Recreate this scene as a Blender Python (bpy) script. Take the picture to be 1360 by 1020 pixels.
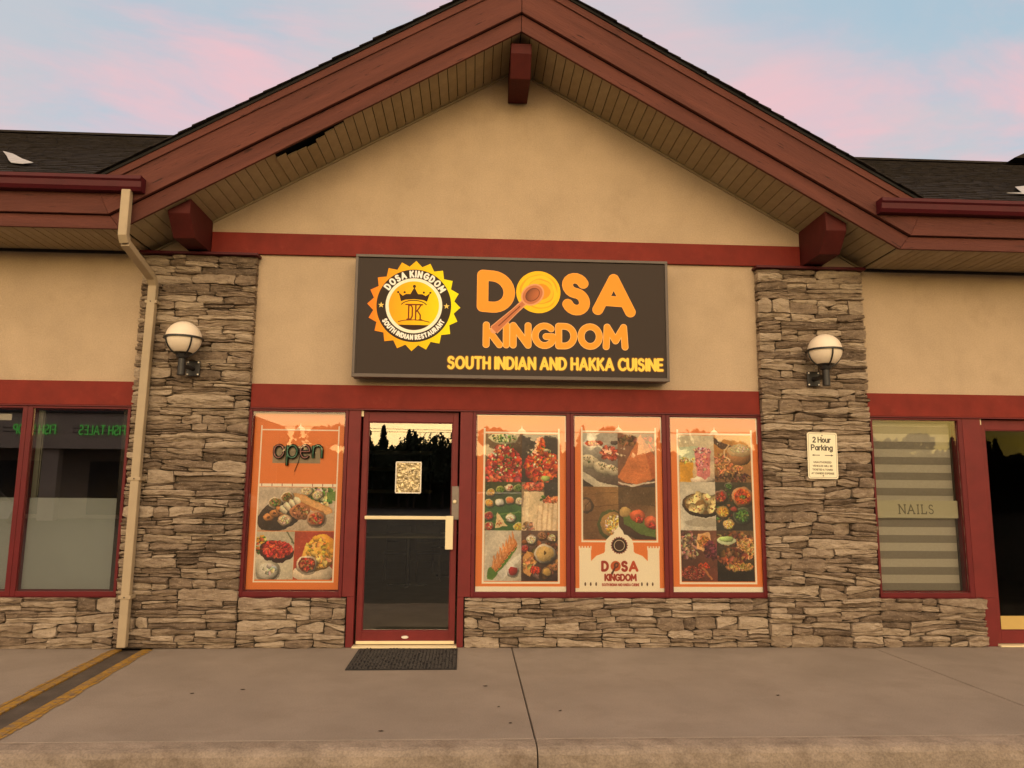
import bpy, bmesh, math, random
import numpy as np
from math import radians as RAD, sin, cos, pi
from mathutils import Vector, Matrix

random.seed(7)
scene = bpy.context.scene
for o in list(bpy.data.objects):
    bpy.data.objects.remove(o)
COL = scene.collection

# ------------------------------------------------------------------ camera
CAMP = dict(X=0.0, Y=-7.2725, H=1.407, yaw=RAD(2.93988), pitch=RAD(8.30275), roll=RAD(.48504), f=1000.0)
def cam_axes(yaw, pitch, roll):
    cy, sy, cp, sp = cos(yaw), sin(yaw), cos(pitch), sin(pitch)
    fwd = Vector((sy * cp, cy * cp, sp)); right = Vector((cy, -sy, 0)); up = right.cross(fwd)
    cr, sr = cos(roll), sin(roll)
    return cr * right + sr * up, -sr * right + cr * up, fwd
r_, u_, f_ = cam_axes(CAMP['yaw'], CAMP['pitch'], CAMP['roll'])
cam = bpy.data.cameras.new('camera'); camo = bpy.data.objects.new('camera', cam); COL.objects.link(camo)
m = Matrix.Identity(4)
for i in range(3):
    m[i][0] = r_[i]; m[i][1] = u_[i]; m[i][2] = -f_[i]
m[0][3], m[1][3], m[2][3] = CAMP['X'], CAMP['Y'], CAMP['H']
camo.matrix_world = m
cam.sensor_width = 36; cam.lens = 36 * CAMP['f'] / 1360; cam.clip_end = 2000; cam.clip_start = .05
scene.camera = camo

# ------------------------------------------------------------------ sky, sun, exposure
SUN_EL, SUN_ROT = RAD(2.2), RAD(180 + 1)
world = bpy.data.worlds.new('World'); scene.world = world; world.use_nodes = True
def build_world():
    nt = world.node_tree; N = nt.nodes; L = nt.links
    bg = N['Background']; bg.inputs[1].default_value = .1
    sky = N.new('ShaderNodeTexSky'); sky.sky_type = 'NISHITA'; sky.sun_disc = False
    sky.sun_elevation = SUN_EL; sky.sun_rotation = SUN_ROT; sky.air_density = 1.0; sky.dust_density = 1.5; sky.ozone_density = 1.0
    tc = N.new('ShaderNodeTexCoord')
    sep = N.new('ShaderNodeSeparateXYZ'); L.new(tc.outputs['Generated'], sep.inputs[0])
    def math_(op, a, b=None, c=None):
        n = N.new('ShaderNodeMath'); n.operation = op
        for i, v in enumerate((a, b, c)):
            if v is None: continue
            if isinstance(v, (int, float)): n.inputs[i].default_value = v
            else: L.new(v, n.inputs[i])
        return n.outputs[0]
    # clouds on a flat layer: direction divided by height
    den = math_('ADD', math_('MAXIMUM', sep.outputs[2], 0.0), .22)
    cx = math_('DIVIDE', sep.outputs[0], den); cy = math_('DIVIDE', sep.outputs[1], den)
    comb = N.new('ShaderNodeCombineXYZ'); L.new(cx, comb.inputs[0]); L.new(cy, comb.inputs[1]); comb.inputs[2].default_value = 3.1
    def noise(scale, detail, rough, dist, off=(0, 0, 0), st=(1, 1, 1)):
        mp = N.new('ShaderNodeMapping'); mp.inputs[1].default_value = off; mp.inputs[3].default_value = st
        mp.inputs[2].default_value = (0, 0, RAD(-14))
        L.new(comb.outputs[0], mp.inputs[0])
        n = N.new('ShaderNodeTexNoise'); n.inputs['Scale'].default_value = scale; n.inputs['Detail'].default_value = detail
        n.inputs['Roughness'].default_value = rough; n.inputs['Distortion'].default_value = dist
        L.new(mp.outputs[0], n.inputs[0]); return n.outputs[0]
    def ramp(v, p0, p1):
        n = N.new('ShaderNodeMapRange'); n.interpolation_type = 'SMOOTHSTEP'
        n.inputs[1].default_value = p0; n.inputs[2].default_value = p1; L.new(v, n.inputs[0]); return n.outputs[0]
    veil = ramp(noise(1.3, 9, .58, .6, (8.61, 7.87, 0), (.8, 1.5, 1)), .33, .58)
    pink = ramp(noise(1.6, 9, .58, .8, (14.46, 19.9, 0), (.8, 1.7, 1)), .38, .67)
    # how far the direction points to the glow of the set sun
    sd = (-sin(SUN_ROT - pi) , -cos(SUN_ROT - pi))
    glow = math_('ADD', math_('MULTIPLY', sep.outputs[0], sd[0]), math_('MULTIPLY', sep.outputs[1], sd[1]))
    g01 = ramp(glow, -.2, .8)
    def mixc(f, a, b):
        n = N.new('ShaderNodeMix'); n.data_type = 'RGBA'
        if isinstance(f, (int, float)): n.inputs[0].default_value = f
        else: L.new(f, n.inputs[0])
        for i, v in ((6, a), (7, b)):
            if isinstance(v, tuple): n.inputs[i].default_value = (*v, 1)
            else: L.new(v, n.inputs[i])
        return n.outputs[2]
    vc = mixc(g01, (.97, .98, 1.05), (3.6, 2.9, 2.1))
    pc = mixc(g01, (1.55, .90, .95), (3.4, 2.2, 1.3))
    # a thin high haze evens the front sky out
    base = mixc(.72, sky.outputs[0], mixc(g01, (.68, .94, 1.14), (3.3, 2.8, 2.05)))
    lowglow = math_('MULTIPLY', g01, ramp(sep.outputs[2], .28, .02))
    base = mixc(lowglow, base, mixc(.9, sky.outputs[0], (6.6, 4.3, .38)))
    thin = math_('SUBTRACT', 1.0, math_('MULTIPLY', lowglow, .75))
    c1 = mixc(math_('MULTIPLY', math_('MULTIPLY', veil, .85), thin), base, vc)
    c2 = mixc(math_('MULTIPLY', math_('MULTIPLY', pink, .85), thin), c1, pc)
    L.new(c2, bg.inputs[0])
build_world()
sun = bpy.data.lights.new('sun', 'SUN'); sun.energy = .36; sun.angle = RAD(55); sun.color = (1, .74, .46)
suno = bpy.data.objects.new('sun', sun); COL.objects.link(suno)
sdir = Vector((-sin(SUN_ROT - pi) * cos(SUN_EL), -cos(SUN_ROT - pi) * cos(SUN_EL), sin(SUN_EL)))
suno.rotation_euler = sdir.to_track_quat('Z', 'Y').to_euler(); suno.location = (0, -20, 12)
scene.view_settings.view_transform = 'Standard'; scene.view_settings.look = 'None'
scene.view_settings.exposure = 2.58; scene.view_settings.gamma = 1; scene.view_settings.use_curve_mapping = False
scene.cycles.max_bounces = 8; scene.cycles.glossy_bounces = 4; scene.cycles.transparent_max_bounces = 12
scene.cycles.diffuse_bounces = 3

# ------------------------------------------------------------------ materials
def new_mat(name):
    mt = bpy.data.materials.new(name); mt.use_nodes = True
    return mt, mt.node_tree, mt.node_tree.nodes, mt.node_tree.links, mt.node_tree.nodes['Principled BSDF']
def mat(name, col, rough=.7, var=.15, scale=6, bump=0., bscale=40, metal=0., objvar=0., spec=.5, stretch=(1, 1, 1), col2=None, wear=None, coord='Object', roty=0, speck=0, sscale=90, streak=0):
    """procedural material: two-scale colour noise, fine bump, optional per-object variation and worn patches"""
    mt, nt, N, L, P = new_mat(name)
    tc = N.new('ShaderNodeTexCoord'); mp = N.new('ShaderNodeMapping'); mp.inputs[3].default_value = stretch
    if roty:
        mr_ = N.new('ShaderNodeMapping'); mr_.inputs[2].default_value = (0, RAD(roty), 0); L.new(tc.outputs[coord], mr_.inputs[0]); L.new(mr_.outputs[0], mp.inputs[0])
    else: L.new(tc.outputs[coord], mp.inputs[0])
    def noise(s, d=6, r=.6):
        n = N.new('ShaderNodeTexNoise'); n.inputs['Scale'].default_value = s; n.inputs['Detail'].default_value = d
        n.inputs['Roughness'].default_value = r; L.new(mp.outputs[0], n.inputs[0]); return n
    n1 = noise(scale); rp = N.new('ShaderNodeMapRange'); rp.inputs[1].default_value = .3; rp.inputs[2].default_value = .7
    L.new(n1.outputs[0], rp.inputs[0])
    mx = N.new('ShaderNodeMix'); mx.data_type = 'RGBA'; L.new(rp.outputs[0], mx.inputs[0])
    c2 = col2 or tuple(c * (1 + var) for c in col)
    mx.inputs[6].default_value = (*[c * (1 - var) for c in col], 1); mx.inputs[7].default_value = (*c2, 1)
    out = mx.outputs[2]
    if wear:
        wc, ws, w0, w1 = wear
        n3 = noise(ws, 8, .65); r3 = N.new('ShaderNodeMapRange'); r3.inputs[1].default_value = w0; r3.inputs[2].default_value = w1
        L.new(n3.outputs[0], r3.inputs[0]); m3 = N.new('ShaderNodeMix'); m3.data_type = 'RGBA'
        L.new(r3.outputs[0], m3.inputs[0]); L.new(out, m3.inputs[6]); m3.inputs[7].default_value = (*wc, 1); out = m3.outputs[2]
    if speck or streak:
        n4 = noise(sscale, 3, .7); r4 = N.new('ShaderNodeMapRange'); r4.inputs[1].default_value = .3; r4.inputs[2].default_value = .7
        r4.inputs[3].default_value = 1 - speck; r4.inputs[4].default_value = 1 + speck; L.new(n4.outputs[0], r4.inputs[0]); f4 = r4.outputs[0]
        if streak:
            ms = N.new('ShaderNodeMapping'); ms.inputs[3].default_value = (7, 7, .5); L.new(tc.outputs[coord], ms.inputs[0])
            n5 = N.new('ShaderNodeTexNoise'); n5.inputs['Scale'].default_value = 1; n5.inputs['Detail'].default_value = 6; L.new(ms.outputs[0], n5.inputs[0])
            r5 = N.new('ShaderNodeMapRange'); r5.inputs[1].default_value = .5; r5.inputs[2].default_value = .75; r5.inputs[3].default_value = 1; r5.inputs[4].default_value = 1 - streak
            L.new(n5.outputs[0], r5.inputs[0]); q5 = N.new('ShaderNodeMath'); q5.operation = 'MULTIPLY'; L.new(f4, q5.inputs[0]); L.new(r5.outputs[0], q5.inputs[1]); f4 = q5.outputs[0]
        h4 = N.new('ShaderNodeHueSaturation'); L.new(f4, h4.inputs['Value']); L.new(out, h4.inputs['Color']); out = h4.outputs[0]
    if objvar:
        oi = N.new('ShaderNodeObjectInfo'); h = N.new('ShaderNodeHueSaturation')
        mr = N.new('ShaderNodeMapRange'); mr.inputs[3].default_value = 1 - objvar; mr.inputs[4].default_value = 1 + objvar
        L.new(oi.outputs['Random'], mr.inputs[0]); L.new(mr.outputs[0], h.inputs['Value']); L.new(out, h.inputs['Color'])
        m2 = N.new('ShaderNodeMath'); m2.operation = 'MULTIPLY_ADD'; L.new(oi.outputs['Random'], m2.inputs[0])
        m2.inputs[1].default_value = -.3 * objvar * 4; m2.inputs[2].default_value = 1 + .15 * objvar * 4
        L.new(m2.outputs[0], h.inputs['Saturation']); out = h.outputs[0]
    L.new(out, P.inputs['Base Color'])
    P.inputs['Roughness'].default_value = rough; P.inputs['Metallic'].default_value = metal
    P.inputs['Specular IOR Level'].default_value = spec
    if bump:
        nb = noise(bscale, 8, .7); b = N.new('ShaderNodeBump'); b.inputs['Strength'].default_value = bump; b.inputs['Distance'].default_value = .01
        L.new(nb.outputs[0], b.inputs['Height']); L.new(b.outputs[0], P.inputs['Normal'])
    return mt

STUCCO = (.505, .385, .262)
M = {}
M['stucco'] = mat('stucco', STUCCO, .95, .08, 2.2, .5, 110, speck=.09, sscale=70, streak=.025, wear=((.40, .30, .20), 1.6, .55, .85), spec=.2)
M['red'] = mat('red_trim_paint', (.195, .020, .012), .65, .16, 5, .22, 55, wear=((.24, .035, .02), 9, .6, .8), spec=.25)
M['maroon'] = mat('maroon_frame_paint', (.125, .010, .013), .45, .12, 4, .05, 60, spec=.3)
M['gutter'] = mat('maroon_gutter_metal', (.075, .007, .012), .5, .12, 6, .03, 40, spec=.25)
M['door_red'] = mat('door_red_paint', (.158, .017, .017), .5, .14, 5, .1, 60, spec=.3)
M['beam'] = mat('dark_red_beam', (.075, .010, .008), .7, .2, 5, .25, 40, spec=.25)
for _k, _r in (('fascia', 0), ('fascia_l', 30), ('fascia_r', -30)):
    M[_k] = mat('brown_red_timber', (.118, .036, .026), .75, .22, 2.2, .8, 14, stretch=(.45, 4, 4), wear=((.045, .014, .010), 8, .61, .66), roty=_r, spec=.3)
M['soffit'] = mat('soffit_board', (.33, .255, .15), .75, .12, 8, .15, 30, objvar=.07)
M['dark'] = mat('dark_void', (.01, .009, .008), .9, .2, 4)
M['stone'] = None
M['mortar'] = mat('dark_mortar', (.05, .04, .03), .95, .3, 20, .4, 60)
M['concrete'] = mat('concrete', (.30, .245, .195), .9, .13, 1.1, .6, 150, speck=.16, sscale=110, wear=((.255, .205, .16), 2.6, .5, .8), spec=.25, coord='Object')
M['kerb'] = mat('kerb_concrete', (.30, .24, .185), .92, .25, 5, .8, 45, speck=.2, sscale=80, wear=((.18, .135, .10), 4, .5, .75), spec=.2)
M['asphalt'] = mat('asphalt', (.024, .0225, .021), .9, .3, 30, .6, 200)
M['shingle'] = mat('black_shingle', (.030, .025, .023), .92, .5, 9, .8, 120, stretch=(1, 3, 3), spec=.2)
M['pipe'] = mat('tan_painted_metal', (.41, .32, .205), .55, .10, 4, .05, 40)
M['cream'] = mat('cream_metal', (.80, .68, .42), .35, .04, 5)
M['white'] = mat('white_paint', (.80, .74, .62), .5, .05, 9)
M['steel'] = mat('brushed_steel', (.20, .17, .15), .45, .1, 20, .05, 200, metal=.8)
M['black'] = mat('black_metal', (.012, .010, .010), .4, .2, 10)
M['rubber'] = mat('black_rubber', (.016, .014, .013), .85, .4, 30, .5, 160)
M['yellow'] = mat('worn_yellow_paint', (.34, .18, .014), .85, .25, 6, .3, 90, speck=.25, sscale=60, wear=((.19, .125, .07), 18, .47, .60))
M['plate'] = mat('dirty_steel_plate', (.085, .065, .05), .65, .3, 6, .3, 90, metal=.2, wear=((.16, .12, .09), 8, .6, .75))
M['floor_in'] = mat('interior_floor', (.3, .26, .2), .45, .2, 3)
M['wall_in'] = mat('interior_wall', (.24, .2, .15), .9, .1, 3)
M['table'] = mat('pale_table_top', (.75, .68, .48), .5, .1, 6)
M['signbox'] = mat('sign_frame_metal', (.10, .075, .06), .45, .1, 5, .05, 60)
M['frost'] = mat('frosted_film', (.42, .46, .46), .6, .06, 1.5)
M['blind_l'] = mat('sheer_blind_band', (.42, .39, .31), .8, .05, 40, .2, 300)
M['blind_d'] = mat('dark_blind_band', (.21, .19, .15), .85, .06, 40, .2, 300)
M['tan'] = mat('tan_kick_plate', (.55, .38, .12), .4, .06, 6)
M['leafdeb'] = mat('dead_leaf', (.04, .022, .012), .9, .3, 60)
M['bark'] = mat('bark', (.06, .045, .032), .9, .3, 14, .8, 30)
M['leaf'] = mat('foliage', (.045, .06, .025), .8, .4, 3)
M['leaf2'] = mat('spruce_needles', (.03, .045, .025), .8, .4, 3)
M['far_wall'] = mat('far_stucco', (.5, .40, .29), .9, .1, 1)
M['far_roof'] = mat('far_roof', (.05, .045, .04), .9, .2, 3, .3, 60)
M['tyre'] = mat('tyre_rubber', (.015, .015, .015), .85, .2, 20)

def stone_mat(name, c0, c1, c2):
    mt, nt, N, L, P = new_mat(name)
    tc = N.new('ShaderNodeTexCoord'); geo = N.new('ShaderNodeNewGeometry')
    def noise(vec, s, d=8, r=.65, st=(1, 1, 1)):
        mp = N.new('ShaderNodeMapping'); mp.inputs[3].default_value = st; L.new(vec, mp.inputs[0])
        n = N.new('ShaderNodeTexNoise'); n.inputs['Scale'].default_value = s; n.inputs['Detail'].default_value = d
        n.inputs['Roughness'].default_value = r; L.new(mp.outputs[0], n.inputs[0]); return n.outputs[0]
    pos = geo.outputs['Position']
    a = noise(pos, 5, 8, .7, (1, 1, 3)); oi = N.new('ShaderNodeObjectInfo')
    ad = N.new('ShaderNodeMath'); ad.operation = 'MULTIPLY_ADD'; L.new(oi.outputs['Random'], ad.inputs[0]); ad.inputs[1].default_value = .50; L.new(a, ad.inputs[2])
    cr = N.new('ShaderNodeValToRGB'); L.new(ad.outputs[0], cr.inputs[0])
    e = cr.color_ramp.elements; e[0].position = .40; e[0].color = (*c0, 1); e[1].position = 1.0; e[1].color = (*c2, 1)
    k = e.new(.70); k.color = (*c1, 1)
    # pale mineral flecks and dark pits
    f = noise(pos, 45, 4, .7); r = N.new('ShaderNodeMapRange'); r.inputs[1].default_value = .56; r.inputs[2].default_value = .75; r.inputs[4].default_value = .45; L.new(f, r.inputs[0])
    m1 = N.new('ShaderNodeMix'); m1.data_type = 'RGBA'; L.new(r.outputs[0], m1.inputs[0]); L.new(cr.outputs[0], m1.inputs[6]); m1.inputs[7].default_value = (*[min(1, c * 1.5) for c in c2], 1)
    f2 = noise(pos, 30, 6, .7, (1, 1, 2.2)); r2 = N.new('ShaderNodeMapRange'); r2.inputs[1].default_value = .45; r2.inputs[2].default_value = .28; r2.inputs[4].default_value = .6; L.new(f2, r2.inputs[0])
    m2 = N.new('ShaderNodeMix'); m2.data_type = 'RGBA'; L.new(r2.outputs[0], m2.inputs[0]); L.new(m1.outputs[2], m2.inputs[6]); m2.inputs[7].default_value = (*[c * .6 for c in c0], 1)
    L.new(m2.outputs[2], P.inputs['Base Color']); P.inputs['Roughness'].default_value = .92; P.inputs['Specular IOR Level'].default_value = .2
    b = N.new('ShaderNodeBump'); b.inputs['Strength'].default_value = 1.0; b.inputs['Distance'].default_value = .026
    L.new(noise(pos, 14, 10, .76, (1, 1, 2.6)), b.inputs['Height'])
    b2 = N.new('ShaderNodeBump'); b2.inputs['Strength'].default_value = .5; b2.inputs['Distance'].default_value = .006
    L.new(noise(pos, 110, 4, .7), b2.inputs['Height']); L.new(b.outputs[0], b2.inputs['Normal']); L.new(b2.outputs[0], P.inputs['Normal'])
    return mt
M['stone'] = stone_mat('ledge_stone', (.12, .086, .061), (.285, .212, .150), (.50, .40, .295))

def glass_mat(name, tint=(.9, .9, .88), refl=.10, ior=1.45, wob=.0):
    """thin pane: clear transmission plus a mirror coat that grows towards grazing"""
    mt, nt, N, L, P = new_mat(name); N.remove(P)
    out = N['Material Output']
    tr = N.new('ShaderNodeBsdfTransparent'); tr.inputs[0].default_value = (*tint, 1)
    gl = N.new('ShaderNodeBsdfGlossy'); gl.inputs[0].default_value = (1, 1, 1, 1); gl.inputs[1].default_value = 0.0
    fr = N.new('ShaderNodeFresnel'); fr.inputs[0].default_value = ior
    ad = N.new('ShaderNodeMath'); ad.operation = 'ADD'; L.new(fr.outputs[0], ad.inputs[0]); ad.inputs[1].default_value = refl - .034; ad.use_clamp = True
    mx = N.new('ShaderNodeMixShader'); L.new(ad.outputs[0], mx.inputs[0]); L.new(tr.outputs[0], mx.inputs[1]); L.new(gl.outputs[0], mx.inputs[2])
    if wob:
        tc = N.new('ShaderNodeTexCoord'); n = N.new('ShaderNodeTexNoise'); n.inputs['Scale'].default_value = 1.7; n.inputs['Detail'].default_value = 1
        L.new(tc.outputs['Object'], n.inputs[0]); b = N.new('ShaderNodeBump'); b.inputs['Strength'].default_value = wob; b.inputs['Distance'].default_value = .02
        L.new(n.outputs[0], b.inputs['Height']); L.new(b.outputs[0], gl.inputs['Normal']); L.new(b.outputs[0], fr.inputs['Normal'])
    L.new(mx.outputs[0], out.inputs[0]); return mt
M['glass_door'] = glass_mat('door_glass', (.9, .9, .86), .10, wob=.004)
M['glass'] = glass_mat('window_glass', (.97, .97, .96), .032, wob=.004)
M['glass_dark'] = glass_mat('dark_shop_glass', (.5, .5, .5), .001)
M['glass_left'] = glass_mat('left_shop_glass', (.9, .9, .88), .13, wob=.004)

def emis(name, col, s):
    mt, nt, N, L, P = new_mat(name); P.inputs['Base Color'].default_value = (*col, 1)
    P.inputs['Emission Color'].default_value = (*col, 1); P.inputs['Emission Strength'].default_value = s; return mt
M['neon_green'] = emis('lit_green_letters', (.10, .42, .07), .2)
M['globe'] = None
mt, nt, N, L, P = new_mat('opal_globe'); P.inputs['Base Color'].default_value = (.86, .74, .58, 1); P.inputs['Roughness'].default_value = .28
P.inputs['Subsurface Weight'].default_value = .15; P.inputs['Subsurface Radius'].default_value = (.05, .05, .05); M['globe'] = mt

# ------------------------------------------------------------------ mesh helpers
class MB:
    def __init__(s): s.v = []; s.f = []
    def add(s, vs, fs):
        o = len(s.v); s.v += [tuple(v) for v in vs]; s.f += [tuple(o + i for i in f) for f in fs]; return s
    def box(s, x0, x1, y0, y1, z0, z1):
        return s.add([(x0, y0, z0), (x1, y0, z0), (x1, y1, z0), (x0, y1, z0), (x0, y0, z1), (x1, y0, z1), (x1, y1, z1), (x0, y1, z1)],
                     [(0, 3, 2, 1), (4, 5, 6, 7), (0, 1, 5, 4), (1, 2, 6, 5), (2, 3, 7, 6), (3, 0, 4, 7)])
    def prism_xz(s, pts, y0, y1):
        """polygon in x,z (anticlockwise seen from -y) extruded from y0 (front) to y1"""
        n = len(pts)
        vs = [(x, y0, z) for x, z in pts] + [(x, y1, z) for x, z in pts]
        return s.add(vs, [tuple(range(n)), tuple(range(2 * n - 1, n - 1, -1))] + [(i, i + n, (i + 1) % n + n, (i + 1) % n) for i in range(n)])
    def prism_yz(s, pts, x0, x1):
        n = len(pts)
        vs = [(x0, y, z) for y, z in pts] + [(x1, y, z) for y, z in pts]
        return s.add(vs, [tuple(range(n)), tuple(range(2 * n - 1, n - 1, -1))] + [(i, i + n, (i + 1) % n + n, (i + 1) % n) for i in range(n)])
    def tube(s, pts, r, n=8, cap=True, r2=None):
        """round (or rectangular when r2 given: r = half width x, r2 = half depth) tube along points"""
        P = [Vector(p) for p in pts]; rings = []
        for i, p in enumerate(P):
            if i == 0: d = P[1] - p
            elif i == len(P) - 1: d = p - P[-2]
            else: d = (P[i + 1] - p).normalized() + (p - P[i - 1]).normalized()
            d.normalize()
            if r2 is not None:
                a = Vector((1, 0, 0)); a = (a - d * a.dot(d)).normalized(); b = d.cross(a)
                k = 1.0
                if 0 < i < len(P) - 1:
                    k = 1 / max(.5, d.dot((P[i + 1] - p).normalized()))
                rings.append([p + a * x * r + b * y * r2 * k for x, y in ((-1, -1), (1, -1), (1, 1), (-1, 1))])
            else:
                a = d.orthogonal().normalized() if i == 0 else (pa - d * pa.dot(d)).normalized()
                pa = a; b = d.cross(a); rr = r[i] if isinstance(r, (list, tuple)) else r
                rings.append([p + (a * cos(t) + b * sin(t)) * rr for t in [2 * pi * j / n for j in range(n)]])
        k = len(rings[0]); vs = [v for ring in rings for v in ring]; fs = []
        for i in range(len(rings) - 1):
            for j in range(k): fs.append((i * k + j, i * k + (j + 1) % k, (i + 1) * k + (j + 1) % k, (i + 1) * k + j))
        if cap: fs.append(tuple(range(k - 1, -1, -1))); fs.append(tuple(range((len(rings) - 1) * k, len(rings) * k)))
        return s.add(vs, fs)
    def lathe(s, prof, c=(0, 0, 0), n=24, cap=True):
        k = len(prof); vs = []
        for j in range(n):
            t = 2 * pi * j / n
            for r, z in prof: vs.append((c[0] + r * cos(t), c[1] + r * sin(t), c[2] + z))
        fs = [(j * k + i, ((j + 1) % n) * k + i, ((j + 1) % n) * k + i + 1, j * k + i + 1) for j in range(n) for i in range(k - 1)]
        return s.add(vs, fs)
    def build(s, name, m=None, parent=None, smooth=False, bevel=0, fix=True):
        me = bpy.data.meshes.new(name); me.from_pydata(s.v, [], s.f); me.update()
        if fix:
            bm = bmesh.new(); bm.from_mesh(me); bmesh.ops.recalc_face_normals(bm, faces=bm.faces); bm.to_mesh(me); bm.free()
        o = bpy.data.objects.new(name, me); COL.objects.link(o)
        if m: me.materials.append(M[m] if isinstance(m, str) else m)
        if smooth:
            for p in me.polygons: p.use_smooth = True
        if bevel:
            b = o.modifiers.new('bevel', 'BEVEL'); b.width = bevel; b.segments = 2; b.limit_method = 'ANGLE'; b.angle_limit = RAD(40)
        if parent: o.parent = parent
        return o
def box(name, m, parent, x0, x1, y0, y1, z0, z1, bevel=0, **k):
    return MB().box(x0, x1, y0, y1, z0, z1).build(name, m, parent, bevel=bevel, **k)
def tag(o, label=None, cat=None, group=None, kind=None):
    if label: o['label'] = label
    if cat: o['category'] = cat
    if group: o['group'] = group
    if kind: o['kind'] = kind
    return o
def thing(name, label, cat, loc=(0, 0, 0), group=None, parent=None):
    o = bpy.data.objects.new(name, None); COL.objects.link(o); o.location = loc; o.empty_display_size = .1
    if parent: o.parent = parent
    else: tag(o, label, cat, group)
    return o
def sub(name, parent, label=None):
    o = bpy.data.objects.new(name, None); COL.objects.link(o); o.parent = parent; o.empty_display_size = .1
    if label: o['label'] = label
    return o

# ------------------------------------------------------------------ printing (flat graphics drawn into images in memory)
def srgb(c): return np.array(c, float) / 255
class Canvas:
    def __init__(s, w, h, bg):
        s.w, s.h = w, h; s.a = np.ones((h, w, 3)) * srgb(bg); s.clip = (0, 0, w, h); s.cells = []; s.done = False
        s.rng = np.random.default_rng(5)
    def _box(s, x0, y0, x1, y1):
        cx0, cy0, cx1, cy1 = s.clip
        x0 = int(max(cx0, x0 - 2)); y0 = int(max(cy0, y0 - 2)); x1 = int(min(cx1, x1 + 3)); y1 = int(min(cy1, y1 + 3))
        if x1 <= x0 or y1 <= y0: return None
        Y, X = np.mgrid[y0:y1, x0:x1]; return x0, y0, x1, y1, X + .5, Y + .5
    def blend(s, b, alpha, col):
        x0, y0, x1, y1 = b[:4]; al = np.clip(alpha, 0, 1)[..., None]
        if isinstance(col, np.ndarray) and col.ndim == 3: c = col
        else: c = srgb(col)
        s.a[y0:y1, x0:x1] = s.a[y0:y1, x0:x1] * (1 - al) + c * al
    def rect(s, x0, y0, x1, y1, col, a=1):
        b = s._box(x0, y0, x1, y1)
        if b is None: return
        X, Y = b[4], b[5]; d = np.minimum(np.minimum(X - x0, x1 - X), np.minimum(Y - y0, y1 - Y)); s.blend(b, np.clip(d + .5, 0, 1) * a, col)
    def ell(s, cx, cy, rx, ry, col, rot=0, shade=0., wob=0., a=1, soft=1.0):
        R = max(rx, ry) * (1 + wob); b = s._box(cx - R, cy - R, cx + R, cy + R)
        if b is None: return
        X, Y = b[4] - cx, b[5] - cy; c, q = cos(rot), sin(rot); U = (X * c + Y * q) / rx; V = (-X * q + Y * c) / ry
        r = np.sqrt(U * U + V * V)
        if wob:
            t = np.arctan2(V, U); p = s.rng.uniform(0, 6.28, 4)
            r = r / (1 + wob * (np.sin(3 * t + p[0]) * .5 + np.sin(5 * t + p[1]) * .3 + np.sin(8 * t + p[2]) * .2))
        d = (1 - r) * min(rx, ry); al = np.clip(d / soft + .5, 0, 1) * a
        colr = srgb(col)
        if shade: 
            g = 1 + shade * (-.5 * U - .7 * V) - shade * .5 * r ** 3
            colr = np.clip(g[..., None] * colr, 0, 1)
        s.blend(b, al, colr if shade else col)
    def sdseg(s, X, Y, ax, ay, bx, by):
        px, py, dx, dy = X - ax, Y - ay, bx - ax, by - ay; t = np.clip((px * dx + py * dy) / max(dx * dx + dy * dy, 1e-9), 0, 1)
        return np.hypot(px - t * dx, py - t * dy)
    def stroke(s, pts, hw, col, a=1):
        xs = [p[0] for p in pts]; ys = [p[1] for p in pts]
        b = s._box(min(xs) - hw, min(ys) - hw, max(xs) + hw, max(ys) + hw)
        if b is None: return
        d = np.full(b[4].shape, 1e9)
        for (p, q) in zip(pts[:-1], pts[1:]): d = np.minimum(d, s.sdseg(b[4], b[5], *p, *q))
        s.blend(b, np.clip(hw - d + .5, 0, 1) * a, col)
    def poly(s, pts, col, a=1):
        xs = [p[0] for p in pts]; ys = [p[1] for p in pts]; b = s._box(min(xs), min(ys), max(xs), max(ys))
        if b is None: return
        X, Y = b[4], b[5]; ins = np.zeros(X.shape, bool); d = np.full(X.shape, 1e9)
        for i in range(len(pts)):
            (x1, y1), (x2, y2) = pts[i - 1], pts[i]; d = np.minimum(d, s.sdseg(X, Y, x1, y1, x2, y2))
            if y1 != y2:
                c = ((y1 > Y) != (y2 > Y)) & (X < (x2 - x1) * (Y - y1) / (y2 - y1) + x1); ins ^= c
        sd = np.where(ins, d, -d); al = np.clip(sd + .5, 0, 1) * a
        if callable(col): s.blend(b, al, col(X, Y))
        else: s.blend(b, al, col)
    def grad(s, x0, y0, x1, y1, c0, c1, c2=None, c3=None):
        """bilinear fill"""
        b = s._box(x0 + 2, y0 + 2, x1 - 3, y1 - 3)
        X, Y = b[4], b[5]; u = np.clip((X - x0) / (x1 - x0), 0, 1)[..., None]; v = np.clip((Y - y0) / (y1 - y0), 0, 1)[..., None]
        c2 = c2 or c0; c3 = c3 or c1
        s.blend(b, np.ones(X.shape), (srgb(c0) * (1 - u) + srgb(c1) * u) * (1 - v) + (srgb(c2) * (1 - u) + srgb(c3) * u) * v)
    def blobs(s, cx, cy, rx, ry, n, sz, cols, wob=.25, shade=.5, asp=.75):
        r = s.rng
        for i in range(n):
            t = r.uniform(0, 6.28); q = math.sqrt(r.uniform(0, 1)); z = sz * r.uniform(.6, 1.3)
            c = cols[r.integers(len(cols))]; c = tuple(min(255, max(0, k * r.uniform(.8, 1.15))) for k in c)
            s.ell(cx + rx * q * cos(t), cy + ry * q * sin(t), z, z * r.uniform(asp - .2, asp + .2), c, r.uniform(0, 3.14), shade, wob)
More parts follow.
